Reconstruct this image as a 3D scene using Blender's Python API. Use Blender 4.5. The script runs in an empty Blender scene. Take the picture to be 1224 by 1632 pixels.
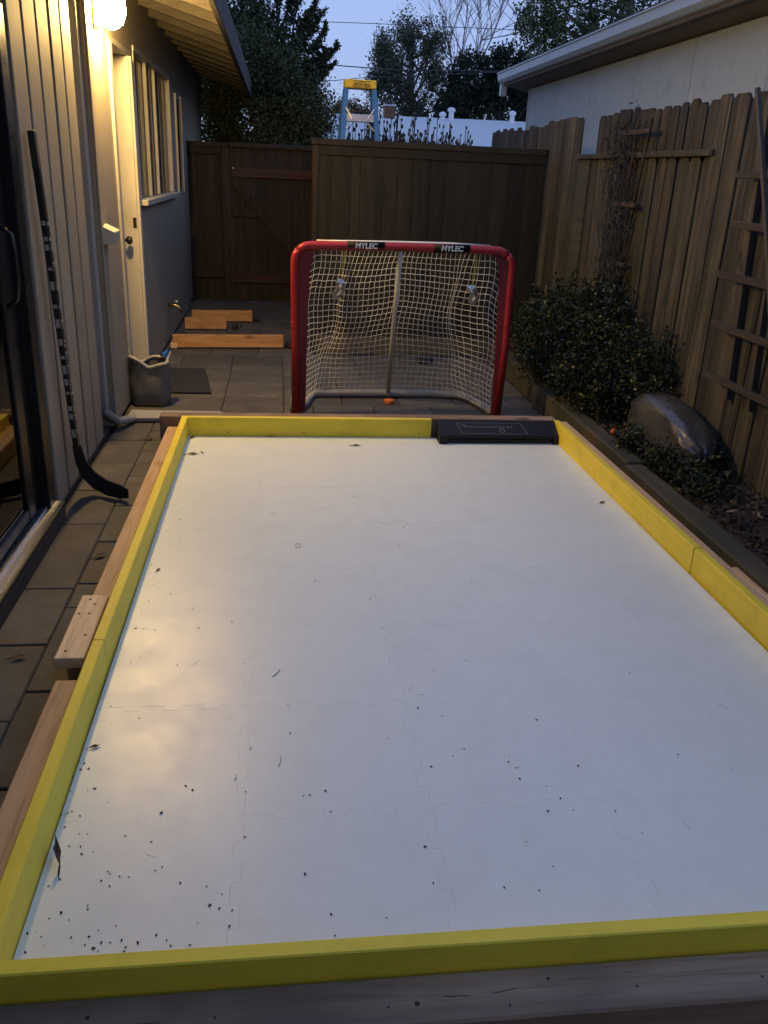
import bpy, math, random
import numpy as np
from mathutils import Vector, Matrix
random.seed(7); rng = np.random.default_rng(11)
S = bpy.context.scene; COL = S.collection

# ------------------------------------------------------------------ camera
def set_camera():
    pitch, yaw, roll, h, fpx = 0.380980, 0.132520, 0.046019, 1.55, 1352.2
    cp, sp, cy, sy = math.cos(pitch), math.sin(pitch), math.cos(yaw), math.sin(yaw)
    fwd = Vector((sy*cp, cy*cp, -sp)); right = Vector((cy, -sy, 0)); up = right.cross(fwd)
    cr, sr = math.cos(roll), math.sin(roll)
    r = cr*right + sr*up; u = -sr*right + cr*up
    cd = bpy.data.cameras.new('camera'); co = bpy.data.objects.new('camera', cd); COL.objects.link(co)
    m = Matrix((r, u, -fwd)).transposed().to_4x4(); m.translation = (0, 0, h)
    co.matrix_world = m
    cd.sensor_fit = 'VERTICAL'; cd.sensor_height = 24.0; cd.lens = fpx/1632*24.0
    cd.clip_start = 0.05; cd.clip_end = 500
    S.camera = co
set_camera()

# ------------------------------------------------------------------ world, sun, exposure
SUN_EL, SUN_AZ = math.radians(2.5), math.radians(125)     # sun just setting behind the camera
SKY_GAMMA, SKY_TINT = .12, (.465, .61, 1.06)
w = bpy.data.worlds.new('World'); S.world = w; w.use_nodes = True
nt = w.node_tree; bg = nt.nodes['Background']
sky = nt.nodes.new('ShaderNodeTexSky'); sky.sky_type = 'NISHITA'; sky.sun_disc = False
sky.sun_elevation = SUN_EL; sky.sun_rotation = SUN_AZ; sky.altitude = 50; sky.air_density = 1.0; sky.dust_density = 0.6; sky.ozone_density = 1.6
gm = nt.nodes.new('ShaderNodeGamma'); gm.inputs[1].default_value = SKY_GAMMA; nt.links.new(sky.outputs[0], gm.inputs[0])   # dusk: flatter sky than full daylight scattering
mt_ = nt.nodes.new('ShaderNodeMix'); mt_.data_type = 'RGBA'; mt_.blend_type = 'MULTIPLY'; mt_.inputs[0].default_value = 1; mt_.inputs[7].default_value = (*SKY_TINT, 1)
nt.links.new(gm.outputs[0], mt_.inputs[6]); nt.links.new(mt_.outputs[2], bg.inputs[0]); bg.inputs[1].default_value = 0.15
sd = bpy.data.lights.new('sun', 'SUN'); sd.energy = 0.01; sd.angle = math.radians(20); sd.color = (1, .8, .65)
so = bpy.data.objects.new('sun', sd); COL.objects.link(so)
so.rotation_euler = Vector((math.sin(SUN_AZ)*math.cos(SUN_EL)*-1, -math.cos(SUN_AZ)*math.cos(SUN_EL), -math.sin(SUN_EL)-.15)).to_track_quat('-Z', 'Y').to_euler()
S.view_settings.view_transform = 'Standard'; S.view_settings.look = 'None'; S.view_settings.gamma = 1
S.view_settings.exposure = 2.45
LAMP_STRENGTH = 118.0
S.cycles.max_bounces = 6; S.cycles.sample_clamp_indirect = 4.0
S.cycles.use_denoising = True

# ------------------------------------------------------------------ node helpers
MATS = {}
def new_mat(name):
    m = bpy.data.materials.new(name); m.use_nodes = True; MATS[name] = m
    t = m.node_tree; b = t.nodes['Principled BSDF']
    return m, t, b
def N(t, typ, **kw):
    n = t.nodes.new(typ)
    for k, v in kw.items(): setattr(n, k, v)
    return n
def ramp(t, fac, stops):
    r = N(t, 'ShaderNodeValToRGB'); e = r.color_ramp.elements
    while len(e) < len(stops): e.new(0.5)
    for x, (p, c) in zip(e, stops): x.position = p; x.color = (*c, 1)
    t.links.new(fac, r.inputs[0]); return r.outputs[0]
def coords(t, scale=(1, 1, 1), rnd=True, kind='Object'):
    tc = N(t, 'ShaderNodeTexCoord'); mp = N(t, 'ShaderNodeMapping'); mp.inputs['Scale'].default_value = scale
    src = tc.outputs[kind]
    if rnd:
        oi = N(t, 'ShaderNodeObjectInfo'); ml = N(t, 'ShaderNodeMath', operation='MULTIPLY'); ml.inputs[1].default_value = 37.0
        t.links.new(oi.outputs['Random'], ml.inputs[0])
        va = N(t, 'ShaderNodeVectorMath', operation='ADD'); t.links.new(src, va.inputs[0]); t.links.new(ml.outputs[0], va.inputs[1]); src = va.outputs[0]
    t.links.new(src, mp.inputs[0]); return mp.outputs[0]
def noise(t, vec, scale, detail=4, rough=.55, dist=0):
    n = N(t, 'ShaderNodeTexNoise'); n.inputs['Scale'].default_value = scale; n.inputs['Detail'].default_value = detail
    n.inputs['Roughness'].default_value = rough; n.inputs['Distortion'].default_value = dist
    t.links.new(vec, n.inputs['Vector']); return n.outputs[0]
def mixc(t, fac, a, b, mode='MIX'):
    m = N(t, 'ShaderNodeMix', data_type='RGBA', blend_type=mode)
    for s, v in ((0, fac), (6, a), (7, b)):
        if hasattr(v, 'is_linked'): t.links.new(v, m.inputs[s])
        elif s == 0: m.inputs[0].default_value = v
        else: m.inputs[s].default_value = (*v, 1)
    return m.outputs[2]
def maprange(t, v, a, b, c, d):
    n = N(t, 'ShaderNodeMapRange'); t.links.new(v, n.inputs[0])
    for i, x in enumerate((a, b, c, d)): n.inputs[i+1].default_value = x
    return n.outputs[0]
def bump(t, b, h, strength, dist):
    n = N(t, 'ShaderNodeBump'); n.inputs['Strength'].default_value = strength; n.inputs['Distance'].default_value = dist
    t.links.new(h, n.inputs['Height']); t.links.new(n.outputs[0], b.inputs['Normal'])
def rand_value(t, lo, hi, island=False):
    if island: o = N(t, 'ShaderNodeNewGeometry').outputs['Random Per Island']
    else: o = N(t, 'ShaderNodeObjectInfo').outputs['Random']
    return maprange(t, o, 0, 1, lo, hi)
def tint(t, col, val):
    h = N(t, 'ShaderNodeHueSaturation'); t.links.new(col, h.inputs['Color']); t.links.new(val, h.inputs['Value']); return h.outputs[0]

def plain(name, col, rough=.6, metal=0, var=.15, scale=20, bmp=0.0, spec=.5):
    m, t, b = new_mat(name); v = coords(t); n = noise(t, v, scale, 5)
    c = mixc(t, n, tuple(x*(1-var) for x in col), tuple(min(1, x*(1+var)) for x in col))
    t.links.new(c, b.inputs['Base Color']); b.inputs['Roughness'].default_value = rough; b.inputs['Metallic'].default_value = metal
    b.inputs['Specular IOR Level'].default_value = spec
    t.links.new(maprange(t, n, .3, .7, max(0, rough-.08), min(1, rough+.08)), b.inputs['Roughness'])
    if bmp: bump(t, b, n, bmp, .004)
    return m
def wood(name, dark, light, axis=2, grain=14, rough=.75, lo=.75, hi=1.2, knots=.5, stain=None, bstr=.5, streak=0):
    m, t, b = new_mat(name)
    sc = [grain, grain, grain]; sc[axis] = grain*.055
    v = coords(t, tuple(sc)); n = noise(t, v, 2.2, 8, .62, .6)
    f = noise(t, coords(t, tuple(x*3.2 for x in sc)), 2.5, 3, .7)
    c = ramp(t, n, [(.33, dark), (.52, tuple((a+b_)/2 for a, b_ in zip(dark, light))), (.70, light)])
    c = mixc(t, maprange(t, f, .52, .70, 0, .6), c, tuple(x*.55 for x in dark))
    if knots:
        sk = [5.5, 5.5, 5.5]; sk[axis] = 2.6
        vo = N(t, 'ShaderNodeTexVoronoi'); vo.inputs['Scale'].default_value = 1.0; t.links.new(coords(t, tuple(sk)), vo.inputs['Vector'])
        k = maprange(t, vo.outputs['Distance'], .07, .16, knots, 0)
        c = mixc(t, k, c, tuple(x*.3 for x in dark))
    if stain:
        big = noise(t, coords(t, (1, 1, 1)), 1.6, 4, .6)
        c = mixc(t, maprange(t, big, .42, .62, 0, .85), c, stain)
    if streak:
        ss = [11, 11, 11]; ss[axis] = .55
        st_ = noise(t, coords(t, tuple(ss)), 1.0, 5, .7, 1.2); c = mixc(t, maprange(t, st_, .47, .60, 0, streak), c, tuple(x*.45 for x in dark))
        gl = noise(t, coords(t, tuple(x*.6 for x in ss)), 1.3, 4, .6); c = mixc(t, maprange(t, gl, .58, .72, 0, .5), c, tuple(x*1.5 for x in light))
    c = tint(t, c, rand_value(t, lo, hi))
    t.links.new(c, b.inputs['Base Color']); b.inputs['Roughness'].default_value = rough
    bump(t, b, n, bstr, .003); return m
def leafmat(name, a, b_, rough=.5, lo=.55, hi=1.4, trans=.0):
    m, t, b = new_mat(name)
    v = coords(t, rnd=False); n = noise(t, v, 3.0, 3)
    c = mixc(t, maprange(t, n, .35, .65, 0, 1), a, b_); c = tint(t, c, rand_value(t, lo, hi, True))
    t.links.new(c, b.inputs['Base Color']); b.inputs['Roughness'].default_value = rough
    b.inputs['Specular IOR Level'].default_value = .35
    return m

# ------------------------------------------------------------------ mesh helpers
WL = {}
def tag(o, label=None, cat=None, group=None, kind=None):
    if label: o['label'] = label
    if cat: o['category'] = cat
    if group: o['group'] = group
    if kind: o['kind'] = kind
    return o
def thing(name, label, cat, loc, group=None):
    o = bpy.data.objects.new(name, None); COL.objects.link(o); o.location = loc; o.empty_display_size = .05
    WL[o.name] = Vector(loc); return tag(o, label, cat, group)
class MB:
    def __init__(s): s.v = []; s.f = []; s.m = []
    def add(s, vs, fs, mi=0):
        n = len(s.v); s.v += [tuple(x) for x in vs]; s.f += [tuple(i+n for i in f) for f in fs]; s.m += [mi]*len(fs); return s
    def box(s, x0, x1, y0, y1, z0, z1, ch=0, mi=0, M=None):
        if ch <= 0:
            vs = [(x, y, z) for z in (z0, z1) for y in (y0, y1) for x in (x0, x1)]
            fs = [(0, 2, 3, 1), (4, 5, 7, 6), (0, 1, 5, 4), (1, 3, 7, 5), (3, 2, 6, 7), (2, 0, 4, 6)]
        else:
            lo = (x0, y0, z0); hi = (x1, y1, z1); vs = []; idx = {}
            for sx in (0, 1):
                for sy in (0, 1):
                    for sz in (0, 1):
                        sg = (sx, sy, sz)
                        for a in range(3):     # vertex on face of axis a
                            p = []
                            for k in range(3):
                                e = hi[k] if sg[k] else lo[k]
                                p.append(e if k == a else (e-ch if sg[k] else e+ch))
                            idx[(sg, a)] = len(vs); vs.append(tuple(p))
            fs = []
            for a in range(3):
                b, c = (a+1) % 3, (a+2) % 3
                for sa in (0, 1):
                    q = []
                    for (u, w_) in ((0, 0), (1, 0), (1, 1), (0, 1)):
                        g = [0, 0, 0]; g[a] = sa; g[b] = u; g[c] = w_; q.append(idx[(tuple(g), a)])
                    fs.append(tuple(q if sa else q[::-1]))
            for a in range(3):                  # edges parallel to axis a
                b, c = (a+1) % 3, (a+2) % 3
                for u in (0, 1):
                    for w_ in (0, 1):
                        g0 = [0, 0, 0]; g0[b] = u; g0[c] = w_; g1 = list(g0); g1[a] = 1
                        q = [idx[(tuple(g0), b)], idx[(tuple(g1), b)], idx[(tuple(g1), c)], idx[(tuple(g0), c)]]
                        fs.append(tuple(q if (u ^ w_) == 0 else q[::-1]))
            for sg in [(i, j, k) for i in (0, 1) for j in (0, 1) for k in (0, 1)]:
                q = [idx[(sg, a)] for a in range(3)]; fs.append(tuple(q if sum(sg) % 2 else q[::-1]))
        if M is not None: vs = [M @ Vector(p) for p in vs]
        return s.add(vs, fs, mi)
    def tube(s, pts, rad, n=8, cap=True, mi=0, flat=None):
        pts = [Vector(p) for p in pts]; k = len(pts)
        if not hasattr(rad, '__len__'): rad = [rad]*k
        base = len(s.v); up = None
        for i, p in enumerate(pts):
            d = (pts[min(i+1, k-1)]-pts[max(i-1, 0)])
            d = d.normalized() if d.length > 1e-9 else Vector((0, 0, 1))
            if up is None: up = d.orthogonal().normalized()
            a = (up - d*up.dot(d)); a = a.normalized() if a.length > 1e-6 else d.orthogonal().normalized(); up = a
            b = d.cross(a)
            for j in range(n):
                t = 2*math.pi*j/n; s.v.append(tuple(p + (a*math.cos(t)+b*math.sin(t))*rad[i]))
        for i in range(k-1):
            for j in range(n):
                s.f.append((base+i*n+j, base+i*n+(j+1) % n, base+(i+1)*n+(j+1) % n, base+(i+1)*n+j)); s.m.append(mi)
        if cap:
            s.f.append(tuple(base+j for j in range(n))[::-1]); s.m.append(mi)
            s.f.append(tuple(base+(k-1)*n+j for j in range(n))); s.m.append(mi)
        return s
    def prism(s, poly, z0, z1, mi=0, M=None):
        n = len(poly); vs = [(x, y, z0) for x, y in poly]+[(x, y, z1) for x, y in poly]
        if M is not None: vs = [M @ Vector(p) for p in vs]
        fs = [tuple(range(n))[::-1], tuple(range(n, 2*n))]+[(i, (i+1) % n, n+(i+1) % n, n+i) for i in range(n)]
        return s.add(vs, fs, mi)
    def lathe(s, c, prof, n=16, mi=0, M=None):
        base = len(s.v)
        for r, z in prof:
            for j in range(n):
                t = 2*math.pi*j/n; p = Vector((r*math.cos(t), r*math.sin(t), z))
                if M is not None: p = M @ p
                s.v.append(tuple(p+Vector(c)))
        for i in range(len(prof)-1):
            for j in range(n): s.f.append((base+i*n+j, base+i*n+(j+1) % n, base+(i+1)*n+(j+1) % n, base+(i+1)*n+j)); s.m.append(mi)
        s.f.append(tuple(base+j for j in range(n))[::-1]); s.m.append(mi)
        s.f.append(tuple(base+(len(prof)-1)*n+j for j in range(n))); s.m.append(mi)
        return s
    def mesh(s, name, mats, off, smooth=False):
        me = bpy.data.meshes.new(name); me.from_pydata([(x-off[0], y-off[1], z-off[2]) for x, y, z in s.v], [], s.f)
        for m in mats: me.materials.append(MATS[m])
        if len(mats) > 1: me.polygons.foreach_set('material_index', s.m)
        if smooth: me.polygons.foreach_set('use_smooth', [True]*len(s.f))
        me.update(); return me
    def build(s, name, mat, parent=None, smooth=False, off=None):
        mats = mat if isinstance(mat, (list, tuple)) else [mat]
        a = np.array(s.v)
        if off is None: off = Vector(((a[:, 0].min()+a[:, 0].max())/2, (a[:, 1].min()+a[:, 1].max())/2, a[:, 2].min()))
        off = Vector(off)
        o = bpy.data.objects.new(name, s.mesh(name, mats, off, smooth)); COL.objects.link(o); WL[o.name] = off
        o.location = off
        if parent is not None: o.parent = parent; o.location = off-WL[parent.name]
        return o
def put(name, me, loc, parent=None, rot=(0, 0, 0), scale=(1, 1, 1)):
    """one more object that shares mesh data"""
    o = bpy.data.objects.new(name, me); COL.objects.link(o); WL[o.name] = Vector(loc)
    o.location = Vector(loc)-(WL[parent.name] if parent else Vector((0, 0, 0))); o.rotation_euler = rot; o.scale = scale
    if parent: o.parent = parent
    return o
def text(body, name, size, mat, loc, rot, parent, extrude=.0006, shear=0., offset=0.):
    cu = bpy.data.curves.new(name, 'FONT'); cu.body = body; cu.size = size; cu.extrude = extrude; cu.align_x = 'CENTER'; cu.align_y = 'CENTER'
    cu.shear = shear; cu.offset = offset; cu.materials.append(MATS[mat])
    tmp = bpy.data.objects.new(name+'_tmp', cu); COL.objects.link(tmp); me = bpy.data.meshes.new_from_object(tmp); bpy.data.objects.remove(tmp)
    o = bpy.data.objects.new(name, me); COL.objects.link(o); o.rotation_euler = rot; o.parent = parent; o.location = Vector(loc)-WL[parent.name]; WL[o.name] = Vector(loc)
    return o
def quads_mesh(name, V, mat, off):
    """V: (n,4,3) array of quads -> mesh"""
    n = len(V); me = bpy.data.meshes.new(name); me.vertices.add(n*4); me.loops.add(n*4); me.polygons.add(n)
    me.vertices.foreach_set('co', (V.reshape(-1, 3)-np.array(off)).astype(np.float32).ravel())
    me.loops.foreach_set('vertex_index', np.arange(n*4, dtype=np.int32)); me.polygons.foreach_set('loop_start', np.arange(0, n*4, 4, dtype=np.int32))
    me.materials.append(MATS[mat]); me.update(); me.validate(); return me
def leaves(name, C, size, mat, parent=None, aspect=.5, up=.3, off=None, jitter=.4, outward=None):
    n = len(C)
    d = rng.normal(size=(n, 3)); d[:, 2] += up
    if outward is not None: d += outward
    d /= np.linalg.norm(d, axis=1)[:, None]
    e = rng.normal(size=(n, 3)); e -= (e*d).sum(1)[:, None]*d; e /= np.linalg.norm(e, axis=1)[:, None]
    s = (size*(1+jitter*rng.uniform(-1, 1, n)))[:, None]
    V = np.stack([C-d*s*.5, C+e*s*aspect*.5+d*s*.05, C+d*s*.5, C-e*s*aspect*.5+d*s*.05], 1)
    if off is None: off = WL[parent.name] if parent else Vector(C.min(0))
    me = quads_mesh(name, V, mat, off); o = bpy.data.objects.new(name, me); COL.objects.link(o); WL[o.name] = Vector(off)
    if parent: o.parent = parent; o.location = Vector(off)-WL[parent.name]
    else: o.location = off
    return o

# ------------------------------------------------------------------ materials
wood('fence_wood', (.020, .016, .010), (.135, .112, .074), 2, 15, .85, .5, 1.35, .8, stain=(.034, .033, .020), streak=.8)
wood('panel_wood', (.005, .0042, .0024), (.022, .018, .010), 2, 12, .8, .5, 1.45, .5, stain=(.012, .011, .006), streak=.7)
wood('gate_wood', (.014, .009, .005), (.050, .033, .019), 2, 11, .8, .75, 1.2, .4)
wood('gate_rail', (.035, .015, .008), (.07, .032, .017), 0, 11, .8, .85, 1.15, .2)
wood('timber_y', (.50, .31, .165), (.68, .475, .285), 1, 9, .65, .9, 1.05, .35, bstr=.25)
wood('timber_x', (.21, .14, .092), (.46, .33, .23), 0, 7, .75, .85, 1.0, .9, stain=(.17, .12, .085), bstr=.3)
wood('offcut_wood', (.40, .20, .075), (.62, .36, .16), 0, 9, .6, .85, 1.1, .6, bstr=.25)
wood('block_wood', (.58, .40, .22), (.82, .62, .40), 1, 16, .6, 1, 1.1, .4, bstr=.25)
wood('picket_shaded', (.014, .011, .007), (.072, .057, .036), 2, 15, .85, .55, 1.3, .6, stain=(.022, .021, .012), streak=.8)  # darker copy of fence_wood: lamp shade painted into the upper pickets
wood('trellis_wood', (.018, .012, .009), (.055, .037, .026), 1, 14, .8, .8, 1.2, 0)
wood('sleeper_wood', (.05, .040, .026), (.135, .108, .070), 1, 9, .85, .8, 1.2, .3, stain=(.04, .045, .025))
wood('eave_wood', (.05, .042, .03), (.095, .08, .058), 0, 10, .8, .85, 1.1, .2)
def paint(name, col, axis, rough=.6, grainamt=.12, lo=.92, hi=1.06, bs=.35):
    m, t, b = new_mat(name); sc = [16, 16, 16]; sc[axis] = 1.2
    n = noise(t, coords(t, tuple(sc)), 2.0, 6, .6); d = noise(t, coords(t), 5.0, 5, .65)
    c = mixc(t, n, tuple(x*(1-grainamt) for x in col), tuple(x*(1+grainamt) for x in col))
    c = mixc(t, maprange(t, d, .50, .74, 0, .45), c, tuple(x*.62 for x in col)); d2 = noise(t, coords(t), 45, 4, .7); c = mixc(t, maprange(t, d2, .66, .74, 0, .5), c, tuple(x*.4 for x in col)); c = tint(t, c, rand_value(t, lo, hi))
    t.links.new(c, b.inputs['Base Color']); b.inputs['Roughness'].default_value = rough; bump(t, b, n, bs, .002); return m
paint('siding_paint', (.265, .235, .185), 2, .7, .13)
paint('door_wall_paint', (.32, .275, .205), 2, .65, .08)
paint('trim_paint', (.47, .44, .37), 2, .5, .05)
paint('neighbour_siding', (.36, .41, .42), 2, .7, .05, .97, 1.03)
paint('yellow_paint_y', (.84, .67, .05), 1, .55, .15, .93, 1.06, .2)
paint('yellow_paint_x', (.84, .68, .05), 0, .55, .15, .93, 1.04, .2)
plain('fascia_paint', (.045, .037, .033), .7, var=.3, scale=6)
plain('black_frame', (.014, .014, .015), .35, var=.3)
plain('black_plastic', (.010, .010, .011), .55, var=.25, scale=60, spec=.3)
plain('band_black', (.005, .005, .006), .6, var=.2, spec=.15)
plain('black_rubber', (.02, .02, .02), .85, var=.4, scale=120, bmp=.6)
plain('stick_black', (.012, .011, .011), .45, var=.3)
plain('stick_mark', (.34, .32, .29), .5)
plain('mark_white', (.75, .75, .74), .5)
plain('label_grey', (.30, .32, .36), .5)
plain('aluminium', (.55, .56, .58), .4, 1, var=.03, scale=60)
plain('brass', (.50, .40, .17), .35, 1, var=.08)
plain('dark_metal', (.06, .055, .05), .4, .8, var=.2)
plain('screw_metal', (.05, .045, .04), .5, .5)
plain('goal_red', (.30, .013, .017), .45, var=.22, scale=9)
plain('goal_red_sleeve', (.15, .006, .011), .6, var=.2, scale=12)
plain('goal_white', (.28, .27, .25), .6, var=.35, scale=14)
plain('net_cord', (.80, .78, .71), .8, var=.1)
plain('strut_grey', (.52, .50, .42), .5, var=.15)
plain('yellow_string', (.75, .70, .12), .7)
plain('can_metal', (.62, .63, .65), .32, .9, var=.2, scale=40)
plain('puck_orange', (.62, .16, .03), .55)
plain('sack_grey', (.16, .148, .12), .6, var=.3, scale=9)
plain('sack_rim', (.36, .35, .30), .5, var=.2)
plain('blue_plastic', (.02, .13, .42), .4)
plain('downspout_grey', (.33, .33, .31), .5, var=.12)
plain('soil', (.028, .021, .015), .95, var=.6, scale=30, bmp=1)
plain('ground_dirt', (.05, .045, .035), .95, var=.4, scale=3)
plain('joint_sand', (.042, .039, .034), .95, var=.4, scale=40)
plain('under_ice', (.10, .105, .11), .9)
plain('roof_white', (.50, .55, .58), .7, var=.06, scale=2)
plain('vent_white', (.75, .77, .8), .5)
plain('brick', (.16, .075, .05), .85, var=.35, scale=8)
plain('chimney_cap', (.03, .03, .03), .7)
plain('gutter_paint', (.40, .46, .50), .4, var=.08)
plain('soffit_paint', (.15, .125, .10), .85, var=.5, scale=4)
plain('ladder_blue', (.045, .17, .40), .5, var=.12)
plain('ladder_yellow', (.80, .52, .02), .45, var=.06)
plain('wire_black', (.03, .03, .035), .6)
plain('bark', (.10, .085, .07), .9, var=.35, scale=5, bmp=.8)
plain('bare_bark', (.27, .23, .25), .9, var=.2)
plain('stalk_dark', (.025, .028, .03), .8, var=.4)
plain('dead_leaf_brown', (.036, .020, .011), .7, var=.5, scale=60)
plain('speck', (.022, .017, .013), .8, var=.4)
plain('litter_pale', (.20, .15, .10), .8, var=.5, scale=50)
plain('room_dark', (.012, .012, .014), .9)
plain('orange_ball', (.55, .10, .03), .5)
plain('asphalt_roof', (.05, .048, .046), .95, var=.3, scale=15)
leafmat('leaf_bush', (.008, .014, .005), (.022, .033, .011), .45, .4, 1.7)
leafmat('leaf_cover', (.022, .032, .013), (.05, .055, .023), .55)
leafmat('leaf_juniper', (.028, .043, .015), (.05, .065, .024), .7)
leafmat('leaf_pittosporum', (.038, .052, .018), (.064, .076, .027), .7)
leafmat('leaf_oak', (.058, .074, .044), (.10, .11, .07), .65)
leafmat('leaf_cypress', (.014, .022, .012), (.024, .034, .016), .75)
leafmat('leaf_pine', (.042, .063, .022), (.075, .098, .034), .65)
leafmat('leaf_brown', (.12, .075, .035), (.16, .11, .055), .8)
leafmat('vine_twig', (.02, .013, .009), (.038, .024, .015), .85)
leafmat('soil_litter', (.035, .026, .016), (.085, .062, .04), .85, .4, 1.5)
def ice():
    m, t, b = new_mat('white_tile')
    v = coords(t, rnd=False, kind='Object')
    tc = N(t, 'ShaderNodeNewGeometry'); p = tc.outputs['Position']
    n1 = noise(t, p, 2.3, 5, .6); n2 = noise(t, p, 9.0, 6, .65); n3 = noise(t, p, 60, 4, .7)
    c = mixc(t, maprange(t, n2, .45, .75, 0, 1), (.765, .82, .785), (.71, .765, .735))
    c = mixc(t, maprange(t, n3, .62, .78, 0, .35), c, (.57, .61, .58))
    c = tint(t, c, rand_value(t, .985, 1.015))
    t.links.new(c, b.inputs['Base Color'])
    a = N(t, 'ShaderNodeMath', operation='ADD'); t.links.new(maprange(t, n1, .35, .65, .405, .435), a.inputs[0]); t.links.new(maprange(t, n2, .35, .7, -.035, .035), a.inputs[1])
    t.links.new(a.outputs[0], b.inputs['Roughness']); b.inputs['Specular IOR Level'].default_value = .7
    bump(t, b, n2, .05, .002)
ice()
def paver():
    m, t, b = new_mat('paver_stone')
    v = coords(t); n = noise(t, v, 4, 6, .65); f = noise(t, v, 60, 4, .7)
    c = ramp(t, n, [(.3, (.058, .053, .046)), (.55, (.092, .084, .071)), (.75, (.138, .125, .106))])
    c = mixc(t, maprange(t, f, .5, .75, 0, .5), c, (.05, .046, .04)); c = tint(t, c, rand_value(t, .8, 1.2))
    t.links.new(c, b.inputs['Base Color']); b.inputs['Roughness'].default_value = .75; bump(t, b, n, .5, .004)
paver()
def glass():
    m, t, b = new_mat('window_glass'); t.nodes.remove(b)
    fr = N(t, 'ShaderNodeFresnel'); fr.inputs[0].default_value = 1.52
    g = N(t, 'ShaderNodeBsdfGlossy'); g.inputs['Roughness'].default_value = .02; tr = N(t, 'ShaderNodeBsdfTransparent'); tr.inputs[0].default_value = (.75, .78, .78, 1)
    mx = N(t, 'ShaderNodeMixShader'); t.links.new(fr.outputs[0], mx.inputs[0]); t.links.new(tr.outputs[0], mx.inputs[1]); t.links.new(g.outputs[0], mx.inputs[2])
    t.links.new(mx.outputs[0], t.nodes['Material Output'].inputs[0])
glass()
def lampglass():
    m, t, b = new_mat('lamp_globe'); b.inputs['Base Color'].default_value = (1, .9, .7, 1)
    b.inputs['Emission Color'].default_value = (1, .64, .22, 1); b.inputs['Emission Strength'].default_value = LAMP_STRENGTH
lampglass()
def bagmat():
    m, t, b = new_mat('bag_plastic'); v = coords(t); n = noise(t, v, 14, 5, .6); n2 = noise(t, v, 3, 3)
    c = mixc(t, n2, (.038, .036, .034), (.075, .069, .065)); t.links.new(c, b.inputs['Base Color']); t.links.new(maprange(t, n2, .42, .6, .12, .38), b.inputs['Roughness'])
    bump(t, b, n, .7, .015)
bagmat()

# ------------------------------------------------------------------ ground and patio
o = MB().box(-60, 90, -40, 120, -.5, -.06).build('ground', 'ground_dirt'); tag(o, kind='structure', label='bare brown ground around and beyond the yard')
patio = MB().box(-1.02, 2.3, -2.5, 10.9, -.05, -.009).build('patio', 'joint_sand'); tag(patio, kind='structure', label='grey stone paver patio around the white rink')
def pv(x0, x1, y0, y1):
    g = .003; dz = random.uniform(-.003, .002)
    MB().box(x0+g, x1-g, y0+g, y1-g, -.045, dz, .004).build('paver', 'paver_stone', patio)
def column(x0, x1, seams):
    for a, b in zip(seams, seams[1:]): pv(x0, x1, a, b)
def even(a, b, s): 
    n = max(1, round((b-a)/s)); return [a+(b-a)*i/n for i in range(n+1)]
column(-1.01, -.79, [.6, 1.15, 1.75, 2.2, 2.638, 3.058, 3.705, 4.145, 4.573, 5.0, 5.42])
column(-.79, -.62, [.6, 1.2, 1.9, 2.35, 2.9, 3.10, 3.503, 3.93, 4.35, 4.78, 5.2, 5.42])
column(-1.01, -.385, [5.42, 5.63, 6.05, 6.50, 6.93]); column(-.385, .036, [5.06, 5.63, 6.05, 6.52, 7.11])
column(-.62, -.385, [5.06, 5.42])
for i, y0 in enumerate(np.arange(7.11, 10.8, .44)):
    xs = [-1.01]+[x for x in np.arange(-.81+.21*(i % 2), .3, .42)]+[.42]
    for a, b in zip(xs, xs[1:]): pv(a, b, y0 if i else 7.11, y0+.44)
pv(-1.01, -.385, 6.93, 7.11)
for i, y0 in enumerate([5.06, 5.42, 5.85, 6.27, 6.71, 7.15]):
    y1 = [5.42, 5.85, 6.27, 6.71, 7.15, 7.62][i]
    xs = [.036]+[x for x in ([.24, .66, 1.073, 1.497] if i >= 4 or i == 1 else [.449, .868, 1.28, 1.706])]+[1.87]
    for a, b in zip(xs, xs[1:]): pv(a, b, y0, y1)
for y0 in (.2, .65):
    for x0 in np.arange(-.62, 2.2, .42): pv(x0, x0+.42, y0, y0+.45)
for y0 in np.arange(1.1, 5.0, .42): pv(1.74, 1.83, y0, y0+.42)

# ------------------------------------------------------------------ the rink
XL, XR, YN, YF, ZS, ZT, TH = -.536, 1.696, 1.222, 4.925, .05, .165, .036
rink = thing('practice_rink', 'white tiled practice rink framed by yellow boards and raw timbers', 'rink', (.58, 3.0, 0))
MB().box(XL-.03, XR+.03, YN-.03, YF+.1, .005, ZS-.010).build('underlay', 'under_ice', rink)
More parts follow.
